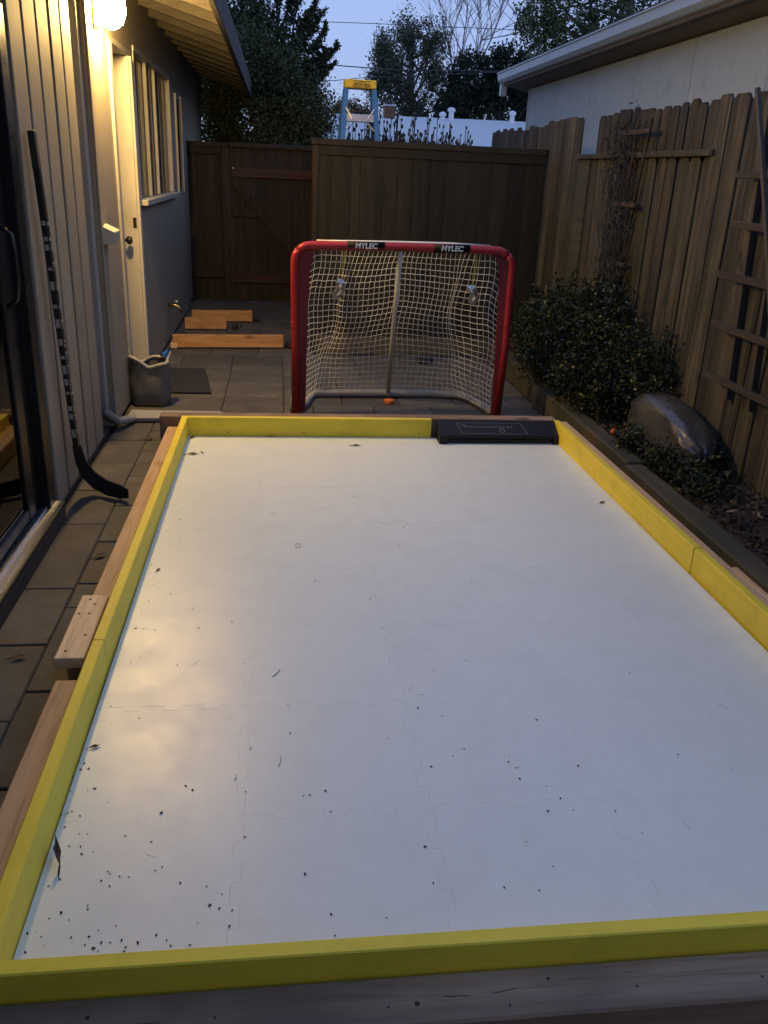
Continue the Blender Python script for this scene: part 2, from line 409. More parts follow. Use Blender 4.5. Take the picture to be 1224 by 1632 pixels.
# interlocking tiles
TS = .4725; X0 = -.10-TS; TABD = .0115
def edge(n=7):
    """jigsaw edge along 0..1: straight corner, then alternating tabs"""
    pts = [(0, 0), (.035, 0)]
    for i in range(n):
        sg = 1 if i % 2 == 0 else -1
        a, b = .035+.93*i/n, .035+.93*(i+1)/n; s = .010
        pts += [(a+s*(1-.75*sg)-.006, sg), (b-s*(1-.75*sg)+.006, sg)]
    return pts+[(.965, 0)]
EP = edge()
def tile(ix, iy, xs, ys):
    g = .00024; x0, x1 = xs[ix], xs[ix+1]; y0, y1 = ys[iy], ys[iy+1]
    P = []
    # bottom edge left->right, interior edges carry tabs
    def run(ax, ay, bx, by, nx, ny, tabs, full0, fulln):
        out = []
        if not tabs: return [(ax, ay)]
        for t, sg in EP:
            q = t
            out.append((ax+(bx-ax)*q+nx*sg*TABD, ay+(by-ay)*q+ny*sg*TABD))
        return out
    P += run(x0, y0, x1, y0, 0, 1, iy > 0, 0, 0)
    P += run(x1, y0, x1, y1, 1, 0, ix < len(xs)-2, 0, 0)
    e = run(x0, y1, x1, y1, 0, 1, iy < len(ys)-2, 0, 0)[1:]; P += [(x1, y1)]+e[::-1]
    e = run(x0, y0, x0, y1, 1, 0, ix > 0, 0, 0)[1:]; P += [(x0, y1)]+e[::-1]
    cx, cy = (x0+x1)/2, (y0+y1)/2
    # pull every vertex in by the gap, along its polygon normal
    Q = []
    n = len(P)
    for i in range(n):
        a, b, c = Vector(P[i-1]), Vector(P[i]), Vector(P[(i+1) % n])
        d1 = (b-a); d2 = (c-b)
        if d1.length < 1e-9 or d2.length < 1e-9: Q.append(tuple(b)); continue
        n1 = Vector((-d1.y, d1.x)).normalized(); n2 = Vector((-d2.y, d2.x)).normalized()
        m = (n1+n2); m = m.normalized() if m.length > .2 else n1
        Q.append(tuple(b+m*g))
    dz = random.uniform(-.0003, .0003)
    MB().prism(Q, ZS-.009, ZS+dz).build('tile', 'white_tile', rink)
txs = [XL+.002]+[X0+TS*k for k in range(1, 5)]+[XR-.002]; txs[-2] = X0+TS*4 if X0+TS*4 < XR-.1 else txs[-2]
txs = [XL+.002]+[x for x in (X0+TS*k for k in range(1, 6)) if x < XR-.06]+[XR-.002]
tys = [YN]+[1.695+TS*k for k in range(0, 7) if 1.695+TS*k < YF-.06]+[YF]
for ix in range(len(txs)-1):
    for iy in range(len(tys)-1): tile(ix, iy, txs, tys)
# yellow boards: left in two pieces (joint at y 2.376), right in two, far, near
def board(x0, x1, y0, y1, mat, skew=0, z0=.012, z1=ZT):
    b = MB().box(x0, x1, y0, y1, z0, z1, .003)
    if skew: b.v = [(x+skew*(y-y0), y, z) for x, y, z in b.v]
    return b.build('board', mat, rink)
board(XL-TH, XL, YN-.001, 2.376, 'yellow_paint_y', -.004); board(XL-TH-.004, XL-.004, 2.378, YF+.036, 'yellow_paint_y', .003)
board(XR, XR+TH, YN-.001, 3.02, 'yellow_paint_y', .004, z1=ZT-.002); board(XR+.004, XR+TH+.004, 3.022, YF+.02, 'yellow_paint_y', -.004)
near = board(XL-TH-.30, XR+TH+.004, YN-TH-.002, YN-.003, 'yellow_paint_x')
far = board(XL+.001, .925, YF+.001, YF+.001+TH, 'yellow_paint_x')
# raw 4x4 timbers outside the boards
def timber(x0, x1, y0, y1, mat, z1=.098, z0=.004, skew=0):
    b = MB().box(x0, x1, y0, y1, z0, z1, .005)
    if skew: b.v = [(x+skew*(y-y0), y, z) for x, y, z in b.v]
    return b.build('timber', mat, rink)
tl1 = timber(-.668, -.582, 1.06, 2.262, 'timber_y'); tl2 = timber(-.670, -.580, 2.40, 4.96, 'timber_y', skew=.006)
timber(XR+TH+.006, XR+TH+.05, 1.3, 4.95, 'timber_y', z1=.155); timber(XR+TH+.055, XR+TH+.082, 1.3, 2.87, 'timber_y', z1=.15)
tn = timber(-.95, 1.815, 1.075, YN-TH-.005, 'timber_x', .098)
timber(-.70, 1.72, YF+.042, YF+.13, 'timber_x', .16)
blk = MB().box(-.682, -.592, 2.318, 2.735, .0995, .137, .003).build('splice_block', 'block_wood', rink)
for x, y in [(-.655, 2.36), (-.615, 2.455), (-.632, 2.60), (-.665, 2.60), (-.627, 2.665), (-.648, 2.70)]:
    MB().lathe((x, y, .1372), [(.0045, 0), (.005, .001), (.002, .0016)], 8).build('screw', 'screw_metal', blk)
for x in (-.3, .15, .85): MB().lathe((x, YF+.0005, .075), [(.004, 0), (.0045, .0012)], 8, M=Matrix.Rotation(math.pi/2, 3, 'X')).build('screw', 'screw_metal', far)
for (xa, xb, yc) in ((-.5, -.1, 1.125), (.05, .62, 1.135), (.66, 1.75, 1.142)):     # drying cracks in the near timber
    n_ = int((xb-xa)/.03); MB().tube([(xa+(xb-xa)*i/n_, yc+.010*math.sin(i*.45)+random.uniform(-.003, .003), .0972) for i in range(n_+1)], [.0004+.0010*math.sin(math.pi*i/n_)*random.uniform(.4, 1) for i in range(n_+1)], 4).build('crack', 'speck', tn)
for (xk, yk, rk) in ((.255, 1.118, .006), (.52, 1.15, .004), (-.35, 1.14, .005)):
    MB().lathe((xk, yk, .0976), [(rk, 0), (rk*.8, .0008), (rk*.2, .001)], 10).build('knot', 'dead_leaf_brown', tn)
for x, y in [(.20, 1.115), (.43, 1.10), (.69, 1.12), (-.12, 1.12), (.95, 1.12)]:
    MB().lathe((x, y, .0981), [(.0024, 0), (.0028, .0008)], 8).build('screw', 'screw_metal', tn)

# passer
ps = thing('puck_passer', 'long black rebound puck passer lying at the far rink edge', 'puck passer', (1.32, 4.88, ZS))
b = MB(); x0, x1 = .955, 1.690; y0, y1 = 4.800, 4.935
prof = [(y0, ZS+.034), (y0+.008, ZS+.052), (y1-.01, ZS+.112), (y1, ZS+.108), (y1, ZS+.003), (y0+.03, ZS+.003), (y0+.03, ZS+.034)]
M = Matrix(((0, 0, 1), (1, 0, 0), (0, 1, 0)))
MB().prism(prof, x0+.018, x1-.018, M=M.to_4x4()).build('housing', 'black_plastic', ps)
for xa, xb in ((x0, x0+.052), (x1-.03, x1)):
    pr = [(y0-.006, ZS+.001), (y0-.006, ZS+.05), (y0+.006, ZS+.058), (y1-.012, ZS+.117), (y1+.002, ZS+.112), (y1+.002, ZS+.001)]
    MB().prism(pr, xa, xb, M=M.to_4x4()).build('end_cap', 'black_plastic', ps)
MB().box(x0+.06, x1-.04, y0+.012, y0+.02, ZS+.006, ZS+.026, .002).build('rubber_band', 'black_rubber', ps)
def on_top(u, v): # point of the sloped top face
    return (u, y0+.008+(y1-.018-y0)*v, ZS+.052+.060*v+.0006)
lb = MB()
for (u0, v0, u1, v1) in [(1.10, .12, 1.50, .12), (1.07, .82, 1.47, .82), (1.10, .12, 1.07, .82), (1.50, .12, 1.47, .82)]: lb.tube([on_top(u0, v0), on_top(u1, v1)], .0009, 4)
lb.build('label_outline', 'label_grey', ps)
lb = MB()
for r, (v, u0, u1) in enumerate([(.66, 1.10, 1.135), (.56, 1.12, 1.42)]):
    u = u0
    while u < u1:
        L = random.uniform(.006, .018); lb.tube([on_top(u, v-.06), on_top(u+.002, v+.06)], .0012, 4); lb.tube([on_top(u, v), on_top(min(u1, u+L), v)], .001, 4); u += L+.006
lb.tube([on_top(1.345+.018*math.cos(a), .32+.11*math.sin(a)) for a in np.linspace(0, 6.28, 13)], .0014, 4)
lb.build('label_print', 'label_grey', ps)

# ------------------------------------------------------------------ hockey goal
GY = 5.60
goal = thing('hockey_goal', 'red street hockey goal with white net beyond the rink', 'hockey goal', (.8, 5.75, 0))
pt = [(.112, GY, 0), (.108, GY, .5), (.103, GY, 1.00)]
arc = [(.103+.10*(1-math.cos(a)), GY, 1.00+.10*math.sin(a)) for a in np.linspace(.2, math.pi/2, 6)]
top = arc+[(.5, GY, 1.106), (.8, GY, 1.110), (1.1, GY, 1.112), (1.40, GY, 1.108)]
arc2 = [(1.40+.11*math.sin(a), GY, 1.108-.10*(1-math.cos(a))) for a in np.linspace(.25, math.pi/2, 6)]
MB().tube(pt+arc[:3], .027, 12).build('post', 'goal_red', goal, True)
MB().tube(arc[2:]+top[6:]+arc2[:3], .027, 12).build('crossbar', 'goal_red', goal, True)
MB().tube(arc2[2:]+[(1.512, GY, .97), (1.518, GY, .5), (1.505, GY, 0)], .027, 12).build('post', 'goal_red', goal, True)
# fabric sleeve flaps that carry the net
def flap(pts, name):
    b = MB(); n = len(pts)
    for (xa, xb, z) in pts: b.v += [(xa, GY-.012, z), (xb, GY-.004, z), (xb, GY+.006, z), (xa, GY+.016, z)]
    for i in range(n-1):
        for j in range(4): b.f.append((i*4+j, i*4+(j+1) % 4, (i+1)*4+(j+1) % 4, (i+1)*4+j)); b.m.append(0)
    b.f += [(3, 2, 1, 0), tuple((n-1)*4+j for j in range(4))]; b.m += [0, 0]
    return b.build(name, 'goal_red_sleeve', goal)
flap([(.125, .178, .02), (.12, .182, .35), (.12, .19, .7), (.118, .20, .95), (.15, .225, 1.06), (.25, .26, 1.088)], 'sleeve')
flap([(1.49, 1.462, .02), (1.505, 1.458, .35), (1.50, 1.445, .7), (1.50, 1.435, .95), (1.47, 1.41, 1.05), (1.38, 1.37, 1.085)], 'sleeve')
MB().tube([(.24, GY+.004, 1.132), (.5, GY, 1.1342), (.8, GY, 1.1382), (1.1, GY, 1.1402), (1.36, GY, 1.1372)], [.004, .008, .009, .009, .004], 6).build('worn_tape', 'mark_white', goal, True)
for x in (.552, 1.105):
    zc = 1.1105 if x < .8 else 1.112
    bd = MB().tube([(x-.118, GY, zc-.002), (x+.118, GY, zc)], .0282, 14).build('brand_band', 'band_black', goal, True)
    text('MYLEC', 'lettering', .046, 'mark_white', (x, GY-.0287, zc-.001), (math.pi/2, 0, 0), bd, .0008, .1, .0014)
# base: white padded tubes
bp = [(.13, GY+.03, .022), (.19, GY+.22, .024), (.225, GY+.42, .026), (.27, GY+.475, .028), (.5, 6.10, .03), (.8, 6.115, .03), (1.1, 6.115, .03), (1.32, 6.09, .028), (1.38, 6.02, .028), (1.44, 5.82, .026), (1.475, GY+.03, .022)]
b = MB().tube(bp, [.024, .024, .026, .028, .031, .031, .031, .030, .028, .026, .024], 10); b.build('base_bar', 'goal_white', goal, True)
MB().tube([(.098, GY+.05, 0.0), (.098, GY+.05, .11)], [.022, .018], 8).build('foot_cap', 'goal_white', goal, True)
MB().tube([(.778, GY+.005, 1.085), (.785, 5.85, .55), (.80, 6.08, .05)], .0155, 8).build('center_strut', 'strut_grey', goal, True)
MB().box(.150, .165, GY+.03, GY+.045, .42, .47, .002).build('strap', 'strut_grey', goal)
# net
def topc(u):   # u 0..1
    x = .20+1.21*u
    if u < .07: k = u/.07; return Vector((.135+.13*k, GY+.012, .99+.095*math.sin(k*math.pi/2)))
    if u > .93: k = (1-u)/.07; return Vector((1.475-.11*k, GY+.012, .99+.095*math.sin(k*math.pi/2)))
    x = .265+(1.365-.265)*(u-.07)/.86
    return Vector((x, GY+.012, 1.086))
BP = [Vector((.150, GY+.03, .025)), Vector((.20, GY+.24, .03)), Vector((.245, GY+.44, .035)), Vector((.31, 6.085, .04)), Vector((.55, 6.105, .045)), Vector((.8, 6.115, .045)), Vector((1.05, 6.115, .045)), Vector((1.29, 6.09, .04)), Vector((1.355, 5.98, .035)), Vector((1.41, 5.8, .03)), Vector((1.455, GY+.03, .025))]
BU = [0, .09, .17, .22, .36, .5, .64, .78, .83, .91, 1]
def botc(u):
    for i in range(len(BU)-1):
        if u <= BU[i+1]+1e-9: k = (u-BU[i])/(BU[i+1]-BU[i]); return BP[i].lerp(BP[i+1], k)
    return BP[-1]
def netp(u, v):
    a, b = topc(u), botc(u)
    if u < .0001: a = Vector((.19, GY+.012, .99))
    p = a.lerp(b, v)
    e = min(1, min(u, 1-u)/.25)
    s = math.sin(math.pi*min(1, v**.8))
    p.y += .13*s*e + .02*math.sin(9*u+1)*s
    # gathered fold near the back corners
    k1 = math.exp(-((u-.17)/.05)**2); k2 = math.exp(-((u-.83)/.05)**2)
    p.y += .10*s*(k1+k2); p.x += .05*s*(k1-k2)
    p.x += .010*math.sin(13*v+7*u); p.z += .012*s*math.sin(10*u+2)-.03*s*abs(math.sin(math.pi*u*2))
    return p
b = MB(); NU, NV = 42, 26
for i in range(NU+1):
    u = i/NU; b.tube([netp(u, j/44)+Vector((random.uniform(-.002, .002), 0, 0)) for j in range(45)], .0020, 4, False)
for j in range(NV+1):
    v = j/NV; b.tube([netp(i/96, v)+Vector((0, 0, random.uniform(-.002, .002))) for i in range(97)], .0020, 4, False)
b.build('net', 'net_cord', goal)

# crushed cans hung as targets
def can(loc, tilt, label):
    t = thing('hanging_can', label, 'can', loc, 'crushed cans hung in the goal')
    prof = [(.020, 0), (.026, .006), (.030, .02), (.031, .05), (.024, .068), (.030, .085), (.032, .112), (.027, .124), (.024, .128), (.021, .124)]
    b = MB().lathe((0, 0, 0), prof, 18)
    R = Matrix.Rotation(tilt, 3, 'Y') @ Matrix.Rotation(.35, 3, 'X')
    vv = []
    for x, y, z in b.v:
        k = math.exp(-((z-.066)/.022)**2); x += .018*k; y *= 1+.15*k
        x += (.004*math.sin(z*170+y*90)); p = R @ Vector((x, y, z-.126)); vv.append(tuple(p+Vector(loc)))
    b.v = vv; b.build('can_body', 'can_metal', t, True)
    dk = MB()
    for k in range(3): dk.tube([R @ Vector((.028+.002*k, -.020, -.045-.02*k))+Vector(loc), R @ Vector((.032, .0, -.05-.02*k))+Vector(loc)], .0035, 5)
    dk.build('can_print', 'stick_black', t)
    s = MB(); a = Vector(loc); tp = Vector((loc[0]+.004, GY+.012, 1.086))
    s.tube([a+Vector((0, 0, -.004)), a.lerp(tp, .5)+Vector((.006, 0, 0)), tp], .0021, 5); s.tube([a+Vector((.008, 0, -.004)), a.lerp(tp, .5)+Vector((.016, 0, 0)), tp+Vector((.012, 0, 0))], .0018, 5)
    s.build('string', 'yellow_string', t)
can((.402, GY+.03, .885), .28, 'crushed silver can hung on yellow string near the left goal post')
can((1.262, GY+.03, .872), -.25, 'crushed silver can hung on yellow string near the right goal post')
pk = MB().lathe((.79, 5.94, 0), [(.034, 0), (.0365, .003), (.0365, .023), (.034, .026)], 24).build('puck', 'puck_orange', None, False)
tag(pk, 'orange hockey puck on the pavers inside the goal', 'puck')
pk = MB().lathe((1.28, 7.35, 0), [(.06, 0), (.075, .01), (.07, .05), (.05, .055)], 14).build('stone', 'black_rubber'); tag(pk, 'small dark round stone on the pavers behind the goal', 'stone')

# ------------------------------------------------------------------ left house
WX = -1.02; DX = -1.0
house = thing('house', 'grey sided house with door, window and lit wall lamp beside the rink', 'house', (-2.2, 5.0, 0))
def hp(name, b, mat, par=None, smooth=False): return b.build(name, mat, par or house, smooth)
# near siding planks with open grooves
hp('backing_wall', MB().box(-1.16, -1.052, 3.80, 4.962, .03, 2.75), 'fascia_paint')
sy_ = [3.815, 4.045, 4.275, 4.505, 4.735, 4.965]
for a, b_ in zip(sy_, sy_[1:]):
    hp('siding_board', MB().box(-1.050, WX+random.uniform(-.002, .002), a+.019, b_-.019, .035, 2.72, .004), 'siding_paint')
hp('corner_post', MB().box(-1.16, -1.035, 3.765, 3.806, .03, 2.72), 'fascia_paint')
# recess added to keep the downspout strip in shade, then the door wall
DW0, DH0, DH1, WN0, WN1, WE = 5.19, 5.876, 6.60, 6.80, 8.95, 9.86
hp('shade_recess_wall', MB().box(-1.2, -1.13, 4.964, DW0-.002, .03, 2.75), 'fascia_paint')
hp('wall', MB().box(-1.2, DX, DW0, DH0-.07, .03, 2.75), 'door_wall_paint')
hp('wall', MB().box(-1.2, DX, DH0-.07, DH1+.06, 2.24, 2.75), 'door_wall_paint')
hp('wall', MB().box(-1.2, DX, DH1+.06, WN0, .03, 2.75), 'door_wall_paint')
hp('wall', MB().box(-1.2, DX, WN0, WN1, .03, 1.24), 'door_wall_paint'); hp('wall', MB().box(-1.2, DX, WN0, WN1, 2.29, 2.75), 'door_wall_paint')
hp('wall', MB().box(-1.2, DX, WN1, WE, .03, 2.75), 'door_wall_paint')
hp('wall', MB().box(-1.2, DX-.04, WE+.002, 13.0, .03, 2.75), 'door_wall_paint')
hp('corner_trim', MB().box(DX+.001, DX+.012, DW0+.002, DW0+.07, .03, 2.6, .003), 'door_wall_paint')
# foundation strip
hp('foundation', MB().box(-1.2, -1.03, 3.8, 9.8, -.02, .029), 'fascia_paint')
# door
dr = hp('door', MB().box(-1.16, -1.12, DH0+.03, DH1-.03, .05, 2.16, .004), 'siding_paint')
hp('door_panel', MB().box(-1.119, -1.112, DH0+.14, DH1-.14, 1.15, 1.95, .004), 'siding_paint', dr); hp('door_panel', MB().box(-1.119, -1.112, DH0+.14, DH1-.14, .2, .95, .004), 'siding_paint', dr)
hp('door_jamb', MB().box(-1.16, DX+.004, DH1-.028, DH1+.004, .03, 2.20, .003), 'trim_paint'); hp('door_jamb', MB().box(-1.16, DX+.004, DH0-.004, DH0+.028, .03, 2.20, .003), 'trim_paint')
hp('door_head', MB().box(-1.16, DX+.004, DH0-.07, DH1+.06, 2.203, 2.238, .003), 'trim_paint')
hp('door_casing', MB().box(DX+.001, DX+.02, DH0-.07, DH0+.006, .03, 2.20, .003), 'trim_paint'); hp('door_casing', MB().box(DX+.001, DX+.02, DH1-.006, DH1+.062, .03, 2.20, .003), 'trim_paint')
hp('door_sill', MB().box(-1.2, -.98, DH0, DH1, .0, .045, .004), 'trim_paint')
RX = Matrix.Rotation(math.pi/2, 3, 'Y')
for z, nm in ((1.02, 'door_knob'), (1.14, 'deadbolt')):
    big = nm == 'door_knob'
    prof = [(.034, 0), (.034, .008), (.012, .012), (.011, .045), (.026, .052), (.030, .068), (.024, .082), (.008, .086)] if big else [(.028, 0), (.028, .012), (.016, .018), (.010, .03)]
    hp(nm, MB().lathe((-1.118, DH1-.1, z), [(r, h) for r, h in prof], 14, M=RX), 'dark_metal', dr, True)
hp('strike_plate', MB().box(DX-.03, DX-.005, DH1-.034, DH1-.0285, 1.10, 1.17, .002), 'dark_metal', dr)
# window
wn = hp('window', MB().box(-1.045, -1.038, WN0+.03, WN1-.03, 1.29, 2.25), 'window_glass')
for y0, y1 in ((WN0, WN0+.04), (WN1-.04, WN1)): hp('frame', MB().box(-1.06, DX+.006, y0, y1, 1.285, 2.25, .003), 'trim_paint', wn)
hp('frame', MB().box(-1.11, DX+.010, WN0, WN1, 2.252, 2.288, .003), 'trim_paint', wn)
for y in (7.16, 7.50, 7.85, 8.0, 8.37, 8.65): hp('mullion', MB().box(-1.036, DX+(-.008 if y in (7.50, 8.0) else -.024), y-.012, y+.012, 1.29, 2.25, .002), 'trim_paint' if y in (7.50, 8.0) else 'door_wall_paint', wn)
hp('sill', MB().box(-1.11, DX+.055, WN0-.03, WN1+.03, 1.243, 1.284, .004), 'trim_paint', wn)
hp('curtain', MB().prism([(-1.16+.02*math.sin(i*1.1)-(0 if i < 40 else .012), WN0+.04+(i if i < 40 else 79-i)*.014) for i in range(80)], 1.26, 2.24), 'gate_wood', wn)
hp('interior_room', MB().box(-3.2, -1.19, 5.1, 9.5, -.02, 2.7).box(-3.2, -1.21, 2.0, 3.76, .0, 2.7) if 0 else MB().box(-3.2, -1.26, 5.05, 9.8, .03, 2.7), 'room_dark')
# second window far along the wall
w2 = hp('window', MB().box(DX+.001, DX+.006, 9.34, 9.78, 1.3, 2.13), 'window_glass')
for y0, y1 in ((9.30, 9.34), (9.78, 9.82)): hp('frame', MB().box(DX+.001, DX+.02, y0, y1, 1.26, 2.17), 'trim_paint', w2)
# sliding door at the near left
sl = hp('sliding_door', MB().box(-1.066, -1.058, -1.2, 3.47, .16, 1.97), 'window_glass')
hp('stile', MB().box(-1.09, -1.045, 3.47, 3.56, .115, 2.03, .004), 'black_frame', sl); hp('stile', MB().box(-1.12, -1.06, 3.562, 3.66, .115, 2.03, .004), 'black_frame', sl)
hp('jamb', MB().box(-1.16, -1.012, 3.665, 3.762, .03, 2.07, .004), 'black_frame', sl)
hp('rail', MB().box(-1.09, -1.047, -1.2, 3.468, .118, .165, .004), 'black_frame', sl); hp('rail', MB().box(-1.09, -1.047, -1.2, 3.468, 1.97, 2.03, .004), 'black_frame', sl)
hp('header', MB().box(-1.2, -1.02, -1.2, 3.764, 2.072, 2.75), 'siding_paint')
hp('threshold', MB().box(-1.2, -.985, -1.2, 3.76, .065, .092, .003).box(-1.032, -1.026, -1.2, 3.66, .092, .104), 'aluminium', sl)
hp('threshold_lip', MB().box(-.984, -.974, -1.2, 3.762, .080, .098, .003), 'brass', sl)
hp('riser', MB().box(-1.2, -.974, -1.2, 3.758, -.02, .062), 'fascia_paint', sl)
hd = MB().tube([(-1.044, 3.50, 1.30), (-1.0, 3.50, 1.27), (-.993, 3.50, 1.20), (-.993, 3.50, 1.10), (-1.005, 3.50, 1.03), (-1.044, 3.505, 1.00)], .009, 8); hp('handle', hd, 'dark_metal', sl, True)
rm = MB()
for bx in ((-4.2, -4.0, -3, 4.9, 0, 2.75), (-4.0, -1.2, 3.80, 4.9, 0, 2.75), (-4.0, -1.2, -3, -2.8, 0, 2.75), (-4, -1.2, -2.8, 3.8, -.02, .03), (-4, -1.2, -2.8, 3.8, 2.70, 2.75)): rm.box(*bx)
hp('interior_room', rm, 'room_dark')
hp('wall', MB().box(-1.2, -1.02, -3, -1.21, 0, 2.75), 'siding_paint')
# unseen wing added behind the camera to block sky light
hp('wall', MB().box(-1.2, 3.4, -1.6, -1.45, 0, 2.75), 'siding_paint')
hp('roof', MB().box(-1.2, 3.5, -4, -.95, 2.76, 2.85), 'fascia_paint')
# eaves: rafters, fascia, roof
def raf(y):
    b = MB(); x0, z0, x1, z1, d = -1.0, 2.60, -.385, 2.43, .125
    b.add([(x, yy, z) for yy in (y, y+.042) for x, z in ((x0, z0), (x1, z1), (x1, z1+d), (x0, z0+d))], [(0, 3, 2, 1)[::-1], (4, 5, 6, 7)[::-1], (0, 1, 5, 4), (1, 2, 6, 5), (2, 3, 7, 6), (3, 0, 4, 7)])
    return hp('rafter', b, 'eave_wood')
for y in np.arange(1.0, 12.8, .52): raf(y)
b = MB().add([(-.36, -3, 2.555), (-.36, 13.2, 2.555), (-3.8, 13.2, 3.49), (-3.8, -3, 3.49), (-.36, -3, 2.60), (-.36, 13.2, 2.60), (-3.8, 13.2, 3.54), (-3.8, -3, 3.54)], [(0, 1, 2, 3)[::-1], (4, 5, 6, 7)[::-1], (0, 1, 5, 4), (1, 2, 6, 5), (2, 3, 7, 6), (3, 0, 4, 7)])
hp('roof', b, ['eave_wood'])
hp('fascia', MB().box(-.384, -.345, -3, 13.2, 2.385, 2.595, .004), 'fascia_paint')
# downspout in the corner with a ground extension
ds = MB().box(-1.085, -1.022, 5.115, 5.182, .16, 2.5, .006); hp('downspout', ds, 'downspout_grey')
elb = MB().tube([(-1.05, 5.148, .20), (-1.045, 5.15, .13), (-.98, 5.19, .06), (-.93, 5.33, .035), (-.92, 5.40, .03)], .026, 8); hp('downspout_elbow', elb, 'downspout_grey', None, True)
mb_ = MB().prism([(-.02, .0), (.055, -.035), (.055, -.05), (.045, -.10), (-.02, -.10)], 5.21, 5.40, M=Matrix(((1, 0, 0, DX+.02), (0, 0, 1, 0), (0, 1, 0, 1.20), (0, 0, 0, 1)))); hp('letter_box', mb_, 'trim_paint')
# hose bib
hbib = hp('hose_bib', MB().tube([(DX, 8.06, .34), (DX+.07, 8.06, .34), (DX+.11, 8.06, .31), (DX+.12, 8.06, .27)], [.014, .016, .014, .012], 10), 'brass', None, True)
hp('valve_handle', MB().lathe((DX+.075, 8.06, .37), [(.03, 0), (.032, .006), (.03, .012)], 12), 'aluminium', hbib)
sp = MB().box(-.96, -.36, 5.36, 5.53, .004, .045, .012); sp.v = [(x, y+(.02 if x > -.4 else 0)*(1 if y < 5.45 else -1), z) for x, y, z in sp.v]
tag(sp.build('drain_extension', 'downspout_grey'), 'flat pale grey drain extension lying on pavers beside the house', 'drain')

# lit wall lamp
LP = Vector((-.905, 5.47, 2.31))
lamp = thing('wall_lamp', 'lit wall lantern glowing warm above the door side of the house', 'lamp', (DX, LP.y, LP.z-.1))
MB().box(DX+.0005, DX+.02, LP.y-.05, LP.y+.05, LP.z-.10, LP.z+.16, .006).build('back_plate', 'dark_metal', lamp)
MB().tube([(DX+.02, LP.y, LP.z+.13), (DX+.05, LP.y, LP.z+.155), (LP.x, LP.y, LP.z+.13)], .010, 8).build('arm', 'dark_metal', lamp, True)
MB().lathe((LP.x, LP.y, LP.z+.09), [(.07, 0), (.075, .008), (.045, .035), (.012, .05)], 16).build('cap', 'dark_metal', lamp, True)
MB().lathe((LP.x, LP.y, LP.z-.085), [(.012, -.012), (.038, 0), (.062, .022), (.077, .06), (.080, .10), (.074, .14), (.06, .172)], 24).build('globe', 'lamp_globe', lamp, True)

# ------------------------------------------------------------------ hockey stick by the wall
st = thing('hockey_stick', 'black hockey stick with pale graphics leaning against grey siding', 'hockey stick', (-.93, 4.03, 0))
A, B = Vector((-.985, 3.885, 1.64)), Vector((-.962, 4.03, .25))
ax = (A-B).normalized(); sx = Vector((0, 1, 0)); sx = (sx-ax*sx.dot(ax)).normalized(); sn = ax.cross(sx)
def stickbox(t0, t1, hw, hd, name, mat, par):
    L = (A-B).length; b = MB(); M = Matrix((sx, sn, ax)).transposed().to_4x4(); M.translation = B
    b.box(-hw, hw, -hd, hd, t0*L, t1*L, .003, M=M); return b.build(name, mat, par)
sh = stickbox(.0, 1, .019, .013, 'shaft', 'stick_black', st)
stickbox(.90, 1.004, .020, .014, 'grip_tape', 'black_rubber', st)
gp_ = .05
for i in range(15):
    t = gp_; gp_ += random.choice((.03, .045, .06)); 
    L = (A-B).length; M = Matrix((sx, sn, ax)).transposed().to_4x4(); M.translation = B; b = MB(); z = t*L
    k = random.choice((1, 2, 1, 3, 0))
    for s in (-1, 1):
        y = s*.0133
        if k == 0: b.box(-.013, .013, y-.0006, y+.0006, z, z+.012, M=M)
        elif k == 1: b.box(-.013, -.007, y-.0006, y+.0006, z, z+.035, M=M).box(-.006, .013, y-.0006, y+.0006, z+.028, z+.035, M=M)
        elif k == 2: b.box(.006, .013, y-.0006, y+.0006, z-.01, z+.03, M=M).box(-.013, .005, y-.0006, y+.0006, z+.008, z+.015, M=M)
        else: b.box(-.010, .010, y-.0006, y+.0006, z, z+.006, M=M).box(-.010, .010, y-.0006, y+.0006, z+.02, z+.026, M=M)
    for s in (-1, 1):
        x = s*.0193; b.box(x-.0006, x+.0006, -.008, .008, z+random.uniform(0, .01), z+random.uniform(.016, .045), M=M)
    b.build('graphic', 'stick_mark', sh)
# blade: curved tapering slab on the ground
bl = MB(); path = [(-.962, 4.03, .27, .020), (-.955, 4.055, .18, .026), (-.935, 4.09, .105, .034), (-.895, 4.09, .062, .038), (-.84, 4.05, .048, .039), (-.77, 4.005, .044, .036), (-.728, 3.978, .044, .022)]
for i, (x, y, z, hh) in enumerate(path):
    d = Vector(path[min(i+1, 6)][:3])-Vector(path[max(i-1, 0)][:3]); d.normalize(); nn = Vector((.0, 1, 0)); upv = d.cross(nn).normalized()*-1
    if upv.z < 0: upv = -upv
    c = Vector((x, y, z))
    for q in (upv*hh-nn*.006, upv*hh+nn*.006, -upv*hh+nn*.006, -upv*hh-nn*.006): bl.v.append(tuple(c+q))
for i in range(6):
    for j in range(4): bl.f.append((i*4+j, i*4+(j+1) % 4, (i+1)*4+(j+1) % 4, (i+1)*4+j)); bl.m.append(0)
bl.f += [(3, 2, 1, 0), (24, 25, 26, 27)]; bl.m += [0, 0]
bl.build('blade', 'black_rubber', st)

